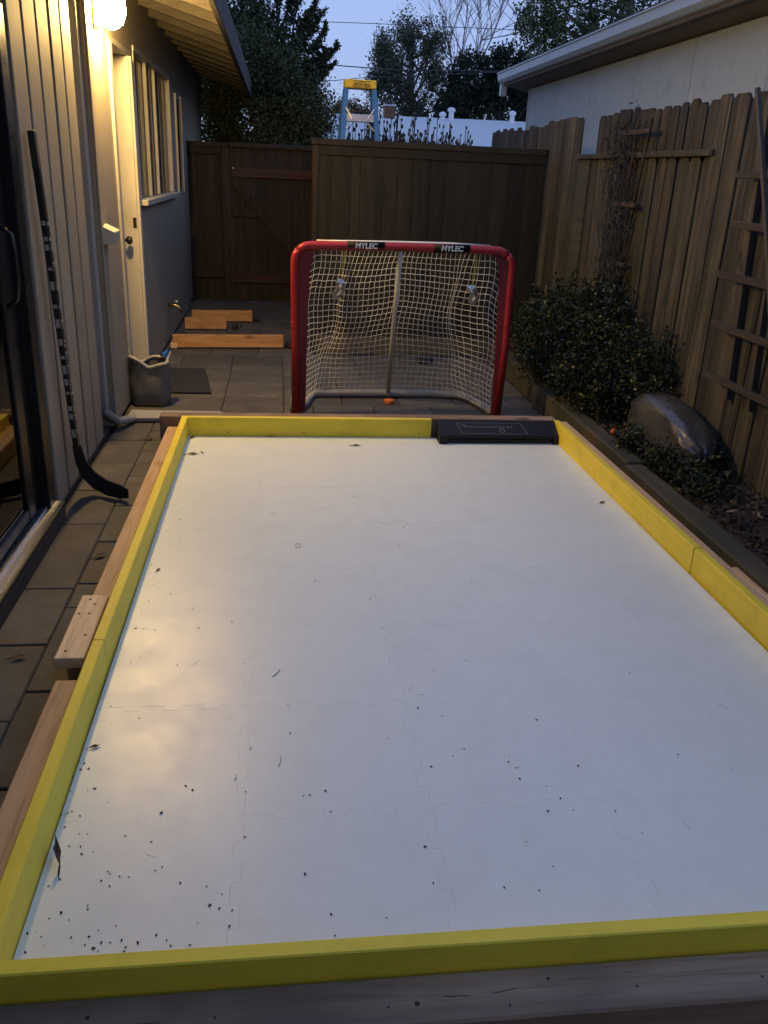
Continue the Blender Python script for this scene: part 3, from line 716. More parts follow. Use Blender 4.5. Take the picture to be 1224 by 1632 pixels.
# ------------------------------------------------------------------ things on the patio beyond the rink
def sack():
    t = thing('sack', 'open grey sack with crumpled pale rim standing beside the door wall', 'sack', (-.86, 5.84, 0))
    b = MB(); n = 28; rings = [(0, .80), (.02, .95), (.10, 1.0), (.2, 1.0), (.27, .96), (.31, .98)]
    for z, k in rings:
        for j in range(n):
            a = 2*math.pi*j/n; c, s = math.cos(a), math.sin(a); e = 4
            r = (abs(c)**e+abs(s)**e)**(-1/e); w_ = .006*math.sin(5*a+z*40)+.004*math.sin(11*a)
            dz = (.03*math.sin(2*a+.8)+.014*math.sin(5*a)) if z > .25 else 0
            b.v.append((-.865+(.128*k+w_)*r*c, 5.84+(.105*k+w_)*r*s, z+dz))
    m = len(rings)
    for i in range(m-1):
        for j in range(n): b.f.append((i*n+j, i*n+(j+1) % n, (i+1)*n+(j+1) % n, (i+1)*n+j)); b.m.append(0)
    b.f.append(tuple(range(n))[::-1]); b.m.append(0)
    b.build('sack_body', 'sack_grey', t, True)
    top = b.v[(m-1)*n:]
    MB().tube([Vector(p)+Vector((0, 0, .0)) for p in top]+[Vector(top[0])], .012, 7, False).build('rim', 'sack_rim', t, True)
    MB().box(-.97, -.76, 5.77, 5.91, .22, .255).build('contents', 'soil', t)
    fl = MB().add([(-.76, 5.80, .34), (-.735, 5.84, .385), (-.725, 5.88, .37), (-.745, 5.86, .33), (-.79, 5.82, .335), (-.78, 5.80, .36), (-.752, 5.805, .325), (-.735, 5.85, .34)], [(0, 1, 2, 3), (4, 5, 1, 0), (0, 3, 7, 6)])
    fl.build('blue_flap', 'blue_plastic', t)
sack()
mt = MB().box(-.77, -.485, 6.13, 6.90, .003, .018, .005); mt.v = [(x-(.10 if y > 6.5 else 0)*1.0, y, z) for x, y, z in mt.v]
tag(mt.build('door_mat', 'black_rubber'), 'black rubber door mat on the pavers by the sack', 'mat')
def plank(x0, x1, y, z1, lab, ang=0):
    b = MB().box(x0, x1, y, y+.04, .012, z1, .003); cx = (x0+x1)/2
    b.v = [(x, yy+(x-cx)*ang, z) for x, yy, z in b.v]; o = b.build('plank', 'offcut_wood'); return tag(o, lab, 'plank', 'lumber offcuts on the patio')
p1 = plank(-1.0+.06, .045, 7.80, .125, 'longest orange lumber plank on edge, nearest of three', .09)
p2 = plank(-.925, -.52, 8.72, .125, 'shortest orange lumber plank, middle of three, with dark knots', .1)
p3 = plank(-.90, -.275, 9.20, .125, 'orange lumber plank farthest of three, nearest the gate', .1)
for (x, y) in ((-.93, 7.78), (.09, 7.88), (-.44, 8.80), (-.24, 9.28)):
    sb = MB().box(x-.03, x+.03, y-.03, y+.08, .002, .05, .006).build('foot_block', 'dark_metal' if x > -.9 else 'block_wood', p1 if y < 8 else (p2 if y < 9 else p3))

# ------------------------------------------------------------------ gate and left fence piece (y about 10.8)
def vboards(par, x0, x1, y, z0, z1, w_, mat, t=.018, gap=.0012, top=0):
    x = x0
    while x < x1-.02:
        xe = min(x1, x+w_*random.uniform(.9, 1.1)); yy = y+random.uniform(-.003, .003)
        MB().box(x+gap/2, xe-gap/2, yy, yy+t, z0, z1-random.uniform(0, top), .002).build('board', mat, par); x = xe
fl_ = thing('fence_panel', 'narrow brown fence panel between house and gate', 'fence', (-.80, 10.85, 0), 'wooden fences')
vboards(fl_, -1.1, -.56, 10.83, -.02, 1.70, .14, 'gate_wood')
for z in (1.66, .27): MB().box(-1.1, -.65, 10.79, 10.827, z, z+.07, .004).build('rail', 'gate_wood', fl_)
MB().box(-1.12, -.57, 10.77, 10.88, 1.733, 1.785, .004).build('cap', 'gate_wood', fl_); MB().box(-.645, -.56, 10.775, 10.865, 0, 1.73, .005).build('post', 'gate_wood', fl_)
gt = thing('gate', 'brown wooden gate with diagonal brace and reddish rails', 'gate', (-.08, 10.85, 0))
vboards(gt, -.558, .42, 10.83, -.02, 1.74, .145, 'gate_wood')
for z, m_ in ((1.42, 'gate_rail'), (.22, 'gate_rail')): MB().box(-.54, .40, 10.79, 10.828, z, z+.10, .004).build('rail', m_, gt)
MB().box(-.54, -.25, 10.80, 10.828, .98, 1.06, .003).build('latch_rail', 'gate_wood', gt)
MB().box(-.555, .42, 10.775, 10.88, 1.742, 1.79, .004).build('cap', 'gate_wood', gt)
a0, a1 = Vector((-.53, 10.80, 1.40)), Vector((.33, 10.80, .42)); d = (a1-a0); L = d.length; M = Matrix((d.normalized(), Vector((0, 1, 0)), d.normalized().cross(Vector((0, 1, 0))))).transposed().to_4x4(); M.translation = a0
MB().box(0, L, -.016, .014, -.045, .045, .003, M=M).build('brace', 'gate_wood', gt)
MB().lathe((-.52, 10.775, 1.515), [(.012, 0), (.013, .006), (.004, .01)], 10, M=Matrix.Rotation(math.pi/2, 3, 'X')).build('latch', 'aluminium', gt)
# ------------------------------------------------------------------ tall back panel (y 7.65) and its hidden return
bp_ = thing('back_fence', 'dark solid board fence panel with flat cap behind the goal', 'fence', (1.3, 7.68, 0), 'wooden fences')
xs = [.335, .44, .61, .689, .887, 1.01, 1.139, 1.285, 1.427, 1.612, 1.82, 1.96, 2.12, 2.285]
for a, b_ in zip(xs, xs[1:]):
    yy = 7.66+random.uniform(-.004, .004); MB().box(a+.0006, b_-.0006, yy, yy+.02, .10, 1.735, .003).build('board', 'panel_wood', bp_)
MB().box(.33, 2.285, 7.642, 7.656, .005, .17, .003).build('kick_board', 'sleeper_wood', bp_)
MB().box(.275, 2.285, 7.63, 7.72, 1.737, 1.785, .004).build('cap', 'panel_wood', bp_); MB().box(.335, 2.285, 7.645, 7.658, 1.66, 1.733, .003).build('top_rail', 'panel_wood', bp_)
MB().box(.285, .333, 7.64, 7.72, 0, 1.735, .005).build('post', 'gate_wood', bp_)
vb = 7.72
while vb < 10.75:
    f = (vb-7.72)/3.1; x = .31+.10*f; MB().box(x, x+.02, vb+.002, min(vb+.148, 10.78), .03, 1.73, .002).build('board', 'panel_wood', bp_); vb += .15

# ------------------------------------------------------------------ right fence along x = 2.3
rf = thing('side_fence', 'weathered dog-eared picket fence behind the planter bed', 'fence', (2.32, 6, .1), 'wooden fences')
def picket_mesh(w_, h, d=.017, mat='fence_wood'):
    c = .028; P = [(-w_/2, 0), (w_/2, 0), (w_/2, h-c), (w_/2-c, h), (-w_/2+c, h), (-w_/2, h-c)]
    b = MB().prism(P, 0, d, M=Matrix(((0, 0, 1, 0), (1, 0, 0, 0), (0, 1, 0, 0), (0, 0, 0, 1)))); return b.mesh('picket', [mat], (0, 0, 0))
pm = [picket_mesh(.146, 1.90), picket_mesh(.150, 1.91), picket_mesh(.142, 1.89)]
up = [picket_mesh(.105, .33, mat='picket_shaded'), picket_mesh(.115, .335, mat='picket_shaded')]; lw = [picket_mesh(.143, 1.60), picket_mesh(.149, 1.60)]
y = 9.75
while y > 6.83:     # far stretch, full pickets
    put('picket', random.choice(pm), (2.30+random.uniform(-.004, .004), y, .10+random.uniform(-.025, .015)), rf, (random.uniform(-.006, .006), 0, 0)); y -= .147
y = 6.50
MB().box(2.292, 2.40, 6.585, 6.84, .1, 1.70, .004).build('post', 'sleeper_wood', rf)
while y > 4.70:     # middle bay: lower boards under a rail, short pickets above
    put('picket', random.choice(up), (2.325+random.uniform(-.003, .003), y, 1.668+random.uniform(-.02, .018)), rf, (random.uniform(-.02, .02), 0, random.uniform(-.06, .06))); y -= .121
y = 6.50
while y > 4.68:
    put('picket', random.choice(lw), (2.305+random.uniform(-.004, .004), y, .10), rf, (random.uniform(-.010, .010), 0, random.uniform(-.05, .05))); y -= .15+random.uniform(-.006, .006)
MB().box(2.268, 2.345, 4.62, 6.83, 1.702, 1.735, .004).build('rail', 'picket_shaded', rf)
y = 4.58
while y > 1.2:      # near bay
    put('picket', random.choice(pm), (2.285+random.uniform(-.004, .004), y, .09+random.uniform(-.03, .025)), rf, (random.uniform(-.012, .012), 0, random.uniform(-.05, .05))); y -= .152+random.uniform(-.006, .006)
for z in (.4, 1.4): MB().box(2.33, 2.37, 1.1, 9.8, z, z+.09, .003).build('rail', 'sleeper_wood', rf)

# ------------------------------------------------------------------ planter bed
so_ = MB(); nx, ny = 10, 90
for j in range(ny+1):
    for i in range(nx+1):
        x = 1.93+.40*i/nx; yy = 1.0+6.64*j/ny; so_.v.append((x, yy, .135+.05*i/nx+random.uniform(-.018, .02)))
for j in range(ny):
    for i in range(nx): a = j*(nx+1)+i; so_.f.append((a, a+1, a+nx+2, a+nx+1)); so_.m.append(0)
so_ = so_.build('soil_bed', 'soil', None, True); tag(so_, 'dark soil of the planter bed along the fence', kind='structure')
for k, (x0, x1, a, b_, z1, lab) in enumerate([(1.88, 1.965, 5.95, 7.6, .175, 'mossy timber sleeper edging the bed beside the goal and bush'), (1.845, 1.945, 5.35, 5.93, .165, 'short dark timber sleeper edging the bed behind the black passer'),
        (1.835, 1.94, 4.10, 5.33, .175, 'brown timber sleeper edging the bed near the rink corner'), (1.815, 1.925, 2.35, 4.08, .17, 'long grey timber sleeper beside the yellow right board'), (1.82, 1.93, .7, 2.33, .15, 'timber sleeper edging the bed, nearest, at the photo edge')]):
    tag(MB().box(x0, x1, a, b_, -.01, z1, .008).build('timber_sleeper', 'sleeper_wood'), lab, 'sleeper', 'sleepers edging the planter bed')
# bush
def blob_points(blobs, n, clump=.06, ncl=120, shell=.75):
    C = []; per = n//len(blobs)
    for (c, r) in blobs:
        d = rng.normal(size=(ncl, 3)); d /= np.linalg.norm(d, axis=1)[:, None]
        rad = shell+(1-shell)*rng.uniform(-1.2, 1.0, ncl); P = np.array(c)+d*np.array(r)*rad[:, None]
        k = rng.integers(0, ncl, per); C.append(P[k]+rng.normal(size=(per, 3))*clump*rng.uniform(.5, 1.4, (per, 1)))
    return np.concatenate(C)
bs = thing('bush', 'dense dark green bush growing in the planter bed by the fence', 'bush', (2.05, 5.8, .15))
blobs = [((2.02, 6.25, .50), (.24, .42, .30)), ((2.04, 5.75, .58), (.24, .40, .33)), ((2.10, 5.25, .52), (.22, .40, .33)), ((1.95, 6.0, .34), (.20, .5, .20)), ((1.98, 5.35, .34), (.18, .35, .2)), ((2.15, 5.55, .75), (.14, .25, .18)), ((2.16, 4.95, .42), (.13, .30, .30)), ((2.10, 5.05, .30), (.15, .25, .18)), ((2.0, 6.55, .42), (.16, .2, .22)), ((2.2, 4.74, .46), (.08, .2, .22))]
C = blob_points(blobs, 30000, .045, 150)
SG = []
for k in range(90):
    c, r = random.choice(blobs); d = rng.normal(size=3); d[2] = abs(d[2])+.3; d /= np.linalg.norm(d); p0 = np.array(c)+d*np.array(r)*.85; L_ = random.uniform(.05, .16); kk = rng.uniform(0, 1, 45)
    SG.append(p0+(d*.5+np.array((0, 0, .6)))*L_*kk[:, None]+rng.normal(size=(45, 3))*.013)
C = np.concatenate([C]+SG); C = C[(C[:, 0] < 2.285) & (C[:, 2] > .15)]
leaves('foliage', C, .026, 'leaf_bush', bs, .5, .4)
b = MB()
for c, r in blobs: b.tube([(2.08, 5.8+(c[1]-5.8)*.4, .14), ((2.08+c[0])/2, (5.8+c[1])/2, .3), c], [.014, .01, .005], 5)
b.build('stems', 'bark', bs)
# ground cover, each clump a plant
for i, (x, yy, r, h, n, lab) in enumerate([(1.98, 4.36, .10, .12, 1100, 'low leafy plant spilling over the sleeper by the orange ball'), (2.06, 4.05, .12, .13, 1200, 'low green plant in front of the shiny bag'), (2.03, 3.72, .13, .10, 1100, 'sprawling low plant with yellowish leaves in the bed'), (2.15, 3.85, .12, .12, 900, 'low plant at the foot of the fence beside the bag'), (1.98, 3.98, .08, .14, 700, 'small plant overhanging the edge of the long sleeper'), (1.95, 5.1, .07, .14, 600, 'small tuft under the big bush at the sleeper')]):
    t = thing('bed_plant', lab, 'plant', (x, yy, .15), 'low plants in the bed')
    C = blob_points([((x, yy, .17+h*.35), (r, r*1.5, h*.6))], n, .03, 60, .6); leaves('foliage', C, .026, 'leaf_cover', t, .55, .5)
    s = MB()
    for k in range(7): a = random.uniform(0, 6.28); s.tube([(x, yy, .15), (x+r*.5*math.cos(a), yy+r*.7*math.sin(a), .2), (x+r*.9*math.cos(a), yy+r*1.3*math.sin(a), .17+h*random.uniform(.3, 1))], [.004, .003, .0015], 4)
    s.build('stems', 'bark', t)
for (x, yy, lab) in ((2.22, 4.0, 'grassy tuft of upright blades beside the bag'), (1.99, 4.95, 'grassy tuft of upright blades below the bush')):
    t = thing('grass_tuft', lab, 'plant', (x, yy, .15), 'grass tufts in the bed'); s = MB()
    for k in range(26):
        a = random.uniform(0, 6.28); l = random.uniform(.1, .24); o_ = random.uniform(.02, .10); p = Vector((x+random.uniform(-.02, .02), yy+random.uniform(-.03, .03), .15)); q = Vector((math.cos(a)*o_, math.sin(a)*o_, l)); sd_ = Vector((-math.sin(a), math.cos(a), 0))*.004
        s.add([p-sd_, p+sd_, p+q*.6+sd_*.8+Vector((0, 0, l*.1)), p+q*.6-sd_*.8+Vector((0, 0, l*.1)), p+q], [(0, 1, 2, 3), (3, 2, 4)])
    s.build('blades', 'leaf_cover', t)
n = 4200; P = np.stack([rng.uniform(1.945, 2.29, n), rng.uniform(1.2, 7.5, n), np.zeros(n)], 1); P[:, 2] = .145+.05*(P[:, 0]-1.93)/.4+rng.uniform(0, .03, n)
tag(leaves('leaf_litter', P, .03, 'soil_litter', None, .5, 0.), 'brown leaf litter and twigs over the planter soil', 'litter', kind='stuff')
for k, (x, yy, lab) in enumerate([(2.03, 3.35, 'pale dry leaf curled on the soil by the long sleeper'), (2.14, 3.30, 'pale dry leaf on the soil near the fence foot'), (2.08, 3.02, 'pale dry leaf on the soil, nearest the camera in the bed'), (2.2, 3.75, 'pale dry leaf under the trellis')]):
    b = MB().add([(-.03, 0, .005), (-.008, -.014, .012), (.012, -.012, .009), (.034, 0, .016), (.012, .013, .012), (-.01, .013, .006)], [(0, 1, 4, 5), (1, 2, 3, 4)]); M = Matrix.Rotation(k*1.3, 3, 'Z')
    b.v = [tuple(M @ Vector(v)+Vector((x, yy, .185))) for v in b.v]; tag(b.build('dry_leaf', 'litter_pale'), lab, 'leaf', 'pale dry leaves in the bed')
ob = MB().lathe((1.975, 4.66, .155), [(.006, 0), (.016, .006), (.022, .019), (.018, .032), (.006, .038)], 14).build('ball', 'orange_ball', None, True); tag(ob, 'small orange ball on the planter soil beside the sleeper', 'ball')
# shiny bag
b = MB(); nu, nv = 48, 28
for j in range(nv+1):
    ph = math.pi*j/nv
    for i in range(nu):
        th = 2*math.pi*i/nu; f = lambda v, p: math.copysign(abs(v)**p, v)
        px, py, pz = f(math.sin(ph), .8)*f(math.cos(th), .75), f(math.cos(ph), .8), f(math.sin(ph), .8)*f(math.sin(th), .75)
        cr = .022*math.sin(9*th+5*py)*(.4+abs(py))+.014*math.sin(17*py+3*th)+.012*math.sin(31*th+11*py)
        dent = math.exp(-(((py+.25)/.35)**2+((px+.75)/.5)**2+((pz-.25)/.5)**2))
        sag = .62+.38*max(0, min(1, (py+1.1)/1.3))
        b.v.append((2.130+.145*px*(1+cr)+.06*dent, 4.27+.43*py*(1+cr*.4), .285+.185*pz*sag*(1+cr)-.04*(1-sag)))
for j in range(nv):
    for i in range(nu): b.f.append((j*nu+i, j*nu+(i+1) % nu, (j+1)*nu+(i+1) % nu, (j+1)*nu+i)[::-1]); b.m.append(0)
tag(b.build('plastic_bag', 'bag_plastic', None, True), 'shiny dark grey bag slumped in the planter bed by the fence', 'bag')

# trellis at the right edge
tr = thing('trellis', 'wooden trellis leaning on the fence at the right edge', 'trellis', (2.26, 3.9, .3))
for y0, y1, z0 in ((3.98, 4.13, .55), (3.76, 3.93, .55), (3.5, 3.7, .5)):
    bb = MB(); M = None; p0, p1 = Vector((2.262, y0, z0)), Vector((2.270, y1, 1.95)); bb.tube([p0, p1], .018, 4); bb.build('upright', 'fascia_paint', tr)
for y0, z, dz in ((4.17, 1.385, 0), (4.20, 1.145, 0), (4.18, .90, 0), (4.16, .648, 0), (4.2, 1.61, 0)):
    MB().box(2.20, 2.222, 3.0, y0, z-.017, z+.017, .003).build('slat', 'trellis_wood', tr)
MB().tube([(2.15, 4.045, 1.97), (2.15, 3.823, 1.554), (2.15, 3.69, 1.298), (2.15, 3.3, .5)], .014, 6).build('bracing_stick', 'fascia_paint', tr)
# old vine on a fan trellis
vn = thing('vine_trellis', 'dark old trellis with bare tangled vine on the fence above the bush', 'trellis', (2.27, 5.75, .5))
for dy in (-.13, .0, .13):
    MB().tube([(2.268, 5.78+dy*.5, .55), (2.27, 5.74+dy, 1.25), (2.275, 5.70+dy*1.6, 1.93)], .011, 5).build('upright', 'trellis_wood', vn)
for z, w_ in ((1.85, .30), (1.42, .24), (1.05, .2)): MB().box(2.235, 2.255, 5.72-w_, 5.72+w_*.6, z-.014, z+.014, .003).build('slat', 'trellis_wood', vn)
b = MB()
for k in range(110):
    p = Vector((2.25, 5.78+random.uniform(-.16, .2), random.uniform(.6, 1.5))); pts = [p]
    for q in range(9): p = p+Vector((random.uniform(-.012, .008), random.gauss(0, .045), random.uniform(.01, .08))); p.x = min(2.285, max(2.20, p.x)); p.z = min(p.z, 2.0); pts.append(p.copy())
    b.tube(pts, [.0045-.0003*i for i in range(len(pts))], 4, False)
b.build('vine_twigs', 'stalk_dark', vn)
P = np.stack([rng.uniform(2.22, 2.28, 420), rng.normal(5.82, .15, 420), rng.normal(1.75, .15, 420)], 1); P = P[P[:, 2] < 2.03]; leaves('vine_leaves', P, .028, 'vine_twig', vn, .35)

# ------------------------------------------------------------------ neighbour house on the right
nh = thing('neighbour_house', 'pale grey sided house with white gutter behind the right fence', 'house', (5, 8, 0))
y = 12.3; k = 0
while y > 2.5:
    MB().box(3.35, 3.40, y-1.216, y-.004, 0, 2.66).build('siding_panel', 'neighbour_siding', nh)
    for gq in range(1, 8): MB().box(3.496, 3.4995, y-.152*gq-.003, y-.152*gq+.003, 0, 2.62).build('groove', 'neighbour_siding', nh) if 0 else None
    y -= 1.22
MB().box(3.34, 3.41, 12.297, 12.36, 0, 2.66, .004).build('corner_trim', 'neighbour_siding', nh)
MB().box(3.402, 8, 2.5, 12.3, 0, 2.6).build('house_body', 'neighbour_siding', nh)
b = MB().add([(3.08, 2.0, 2.72), (3.08, 12.75, 2.72), (3.42, 12.75, 2.66), (3.42, 2.0, 2.66), (3.08, 2, 2.735), (3.08, 12.75, 2.735), (3.42, 12.75, 2.675), (3.42, 2, 2.675)], [(0, 1, 2, 3)[::-1], (4, 5, 6, 7), (0, 1, 5, 4), (3, 2, 6, 7)]); b.build('soffit', 'soffit_paint', nh)
MB().box(3.06, 3.10, 2.0, 12.75, 2.70, 2.86, .004).build('fascia', 'soffit_paint', nh)
gp = [(3.058, 2.73), (3.02, 2.735), (2.985, 2.77), (2.98, 2.845), (2.965, 2.85), (2.965, 2.862), (2.99, 2.862), (2.995, 2.78), (3.03, 2.75), (3.058, 2.75)]
MB().prism(gp, 2.0, 12.7, M=Matrix(((1, 0, 0, 0), (0, 0, 1, 0), (0, 1, 0, 0), (0, 0, 0, 1)))).build('gutter', 'gutter_paint', nh)
MB().box(3.02, 3.10, 12.60, 12.70, 2.58, 2.73, .004).build('bracket', 'gutter_paint', nh)
b = MB().add([(3.03, 2.0, 2.87), (3.03, 12.75, 2.87), (6.5, 12.75, 3.9), (6.5, 2, 3.9), (3.03, 2.0, 2.90), (3.03, 12.75, 2.90), (6.5, 12.75, 3.94), (6.5, 2, 3.94)], [(0, 1, 2, 3)[::-1], (4, 5, 6, 7), (0, 1, 5, 4), (1, 2, 6, 5), (2, 3, 7, 6), (3, 0, 4, 7)]); b.build('roof', 'asphalt_roof', nh)

# ------------------------------------------------------------------ house with a white roof beyond
wh = thing('white_roof_house', 'low house with white roof beyond the back fence', 'house', (4, 20, 0))
MB().box(1.2, 14, 15.4, 24, 0, 1.85).build('wall', 'neighbour_siding', wh)
b = MB()
b.add([(.45, 15, 1.98), (15, 15, 2.02), (15, 22, 2.90), (.72, 22, 2.77), (15, 25, 2.3), (.72, 25, 2.2), (.45, 15, 1.86), (15, 15, 1.9)], [(0, 1, 2, 3), (3, 2, 4, 5), (6, 7, 1, 0)]); b.build('roof', 'roof_white', wh)
ch = MB()
for r in range(5):
    for q in range(2):
        off_ = .03*(r % 2)
        MBb = None
chm = MB().box(2.40, 2.63, 21.0, 21.3, 2.45, 2.93).build('chimney', 'brick', wh)
for r in range(6):
    for q in range(2):
        x = 2.396+q*.118+(.0 if r % 2 else -.0); MB().box(x, x+.112, 20.99, 21.0-.001, 2.50+r*.07, 2.56+r*.07).build('brick', 'brick', chm)
MB().box(2.38, 2.65, 20.98, 21.32, 2.931, 2.96, .004).build('chimney_crown', 'roof_white', chm); MB().box(2.45, 2.58, 21.05, 21.25, 2.961, 3.05, .01).build('chimney_cap', 'chimney_cap', chm)
MB().box(2.38, 2.66, 20.9, 21.32, 2.40, 2.50).build('flashing', 'gutter_paint', chm)
for x, yy, z0, r, h in ((3.78, 21.3, 2.66, .055, .14), (3.98, 21.3, 2.66, .06, .24), (5.35, 21.0, 2.6, .055, .28)):
    MB().lathe((x, yy, z0), [(r, 0), (r, h), (r*1.5, h+.005), (r*1.5, h+.06), (r*.6, h+.09)], 12).build('roof_vent', 'vent_white', wh)

# ------------------------------------------------------------------ step ladder beyond the back panel
ld = thing('step_ladder', 'blue step ladder with yellow top standing behind the back fence', 'ladder', (.78, 8.9, 0))
ly = 8.80
cap = MB().box(.618, .915, ly-.03, ly+.16, 2.262, 2.335, .008).build('top_cap', 'ladder_yellow', ld)
text('WERNER', 'lettering', .036, 'stick_black', (.775, ly-.0312, 2.288), (math.pi/2, 0, 0), cap, .0005, 0, .0006)
MB().tube([(.775+.085*math.cos(a), ly-.0312, 2.288+.021*math.sin(a)) for a in np.linspace(0, 6.2832, 25)], .0028, 4, False).build('logo_oval', 'stick_black', cap)
MB().box(.70, .86, ly-.0313, ly-.0305, 2.318, 2.324).build('logo_bar', 'stick_black', cap)
for sx_ in (-1, 1):
    xt, xb = .767+sx_*.125, .767+sx_*.30
    for (ya, yb, nm) in ((ly, ly-.55, 'front_rail'), (ly+.12, ly+.75, 'rear_rail')):
        b = MB(); b.v = [(xt-.022+sx_*.006, ya-.012, 2.262), (xt+.022+sx_*.006, ya-.012, 2.262), (xt+.022+sx_*.006, ya+.03, 2.262), (xt-.022+sx_*.006, ya+.03, 2.262), (xb-.028, yb-.012, 0), (xb+.028, yb-.012, 0), (xb+.028, yb+.04, 0), (xb-.028, yb+.04, 0)]
        b.f = [(0, 1, 2, 3), (7, 6, 5, 4), (0, 4, 5, 1), (1, 5, 6, 2), (2, 6, 7, 3), (3, 7, 4, 0)]; b.m = [0]*6; b.build(nm, 'ladder_blue', ld)
for z in (2.03, 1.73, 1.43, 1.13, .83, .53, .23):
    f = 1-z/2.262; hw = .125+.175*f-.012; yy = ly-.55*f; b = MB().box(.767-hw, .767+hw, yy-.012, yy+.085, z-.055, z+.012, .004).build('step', 'aluminium', ld)
for sx_ in (-1, 1):
    hw = .125+.018-.01
    MB().tube([(.767+sx_*(hw+.0), ly-.07, 2.10-.01), (.767+sx_*(hw-.06), ly-.075, 2.0)], .007, 5).build('step_brace', 'aluminium', ld)
    MB().tube([(.767+sx_*(hw-.06), ly-.075, 1.965), (.767+sx_*(hw+.005), ly-.08, 1.90)], .007, 5).build('step_brace', 'aluminium', ld)
for z in (1.6, .8): f = 1-z/2.262; hw = .13+.175*f; MB().tube([(.767-hw, ly+.12+.63*f, z), (.767+hw, ly+.12+.63*f, z)], .012, 6).build('rear_bar', 'aluminium', ld)

# ------------------------------------------------------------------ dried seed-head plants behind the back panel
for i in range(9):
    x0 = .72+i*.135; n = 15
    t = thing('seed_head_plant', ['dark dried flower stalks between the ladder legs behind the fence', 'dark dried flower stalks just right of the ladder', 'dark dried flower stalks below the brick chimney', 'dark dried flower stalks right of the chimney', 'tall dark dried stalks at the middle of the seed-head row', 'dark dried stalks right of the row middle', 'dark dried stalks below the paired roof vents', 'dark dried stalks near the right end of the row', 'shortest dried stalks at the right end of the row'][i], 'plant', (x0, 9.0, 1.0), 'dried seed-head plants behind the fence')
    s = MB(); hd_ = MB()
    for k in range(n):
        x = x0+random.uniform(-.075, .075); h = 1.82+.26*random.random()**1.6-(.06 if i in (0, 7) else 0)-(.10 if i == 8 else 0)+(.05 if k == 0 else 0); yy = 9.0+random.uniform(-.25, .2)
        s.tube([(x0+(x-x0)*.3, yy, 1.0), (x, yy, 1.6), (x+random.uniform(-.02, .02), yy, h)], .0045, 4, False)
        px_, = (s.v[-1][0],); r = random.uniform(.007, .016); hh = random.uniform(.018, .042)
        hd_.lathe((px_, yy, h-.01), [(r*.4, 0), (r, hh*.3), (r*.9, hh*.7), (r*.3, hh)], 6)
        if random.random() < .8: z_ = h-random.uniform(.06, .11); hd_.lathe((x+random.uniform(-.02, .02), yy, z_), [(r*.4, 0), (r*.9, .012), (r*.8, .03), (r*.3, .04)], 6)
    for k in range(26): x = x0+random.uniform(-.09, .09); hd_.add([(x, 9, 1.7), (x+.014, 9, 1.73), (x+random.uniform(-.02, .05), 9.01, random.uniform(1.80, 1.90)), (x-.008, 9, 1.75)], [(0, 1, 2, 3)])
    s.build('stalks', 'stalk_dark', t); tag(hd_.build('seed_heads', 'stalk_dark', t), kind='stuff')

# ------------------------------------------------------------------ trees
def limb_tree(t, base, top, r, targets, mat='bark'):
    b = MB(); base = Vector(base); top = Vector(top)
    b.tube([base, base.lerp(top, .5)+Vector((r*.8, 0, 0)), top], [r, r*.75, r*.4], 8)
    for q in targets:
        q = Vector(q); a = base.lerp(top, random.uniform(.45, .95)); m = a.lerp(q, .55)+Vector((0, 0, -.06*(q-a).length)); b.tube([a, m, q], [r*.28, r*.16, r*.05], 5, False)
    b.build('trunk', mat, t, True)
def tree(name, label, base, top, r, blobs, n, size, mat, clump, ncl, shell=.7, aspect=.55, up=.2, group='trees beyond the fences', extra=None):
    t = thing(name, label, 'tree', base, group)
    C = blob_points(blobs, n, clump, ncl, shell)
    if extra is not None: C = np.concatenate([C, extra])
    leaves('crown', C, size, mat, t, aspect, up); limb_tree(t, base, top, r, [c for c, _ in blobs]+[tuple(C[i]) for i in rng.integers(0, len(C), 26)]); return t
# left: dark rounded tree above the gate and a spiky juniper behind it
tree('rounded_tree', 'dense dark rounded tree right behind the gate', (-.1, 13.2, 0), (0, 13.2, 2.6), .12, [((-.35, 13.0, 2.15), (.62, .5, .75)), ((.35, 13.0, 2.25), (.48, .5, .48)), ((.25, 13.0, 1.75), (.42, .5, .5)), ((-.3, 13.0, 2.8), (.55, .5, .5)), ((-.8, 13.4, 1.9), (.4, .4, .7)), ((-.85, 13.5, 2.6), (.4, .4, .5))], 60000, .042, 'leaf_pittosporum', .07, 220, .75)
def spray(a, b_, n, r0, r1):
    a, b_ = np.array(a), np.array(b_); k = rng.uniform(0, 1, n); P = a+(b_-a)*k[:, None]; P[:, 2] += .10*np.linalg.norm(b_-a)*(k**2-k); return P+rng.normal(size=(n, 3))*(r0+(r1-r0)*k)[:, None]
EX = []
for a, b_ in [((.35, 14, 2.7), (.90, 14, 3.24)), ((.3, 14, 2.75), (.76, 14, 3.18)), ((.35, 14, 2.95), (.70, 14, 3.42)), ((.30, 14, 3.1), (.56, 14, 3.80)), ((.30, 14, 3.1), (.62, 14, 3.60)), ((.1, 14, 3.3), (.40, 14, 4.0)), ((.0, 14, 3.2), (.28, 14, 4.1)), ((-.1, 14, 3.3), (.1, 14, 4.2)), ((.4, 14, 2.6), (.80, 14, 2.98)), ((.2, 14, 3.1), (.42, 14, 3.62))]:
    EX.append(spray(a, b_, 700, .055, .016))
    for q in range(5):
        k = random.uniform(.35, .95); p = np.array(a)+(np.array(b_)-np.array(a))*k; d = np.array((random.uniform(-.10, .16), random.uniform(-.1, .1), random.uniform(.06, .16))); EX.append(spray(p, p+d, 110, .03, .012))
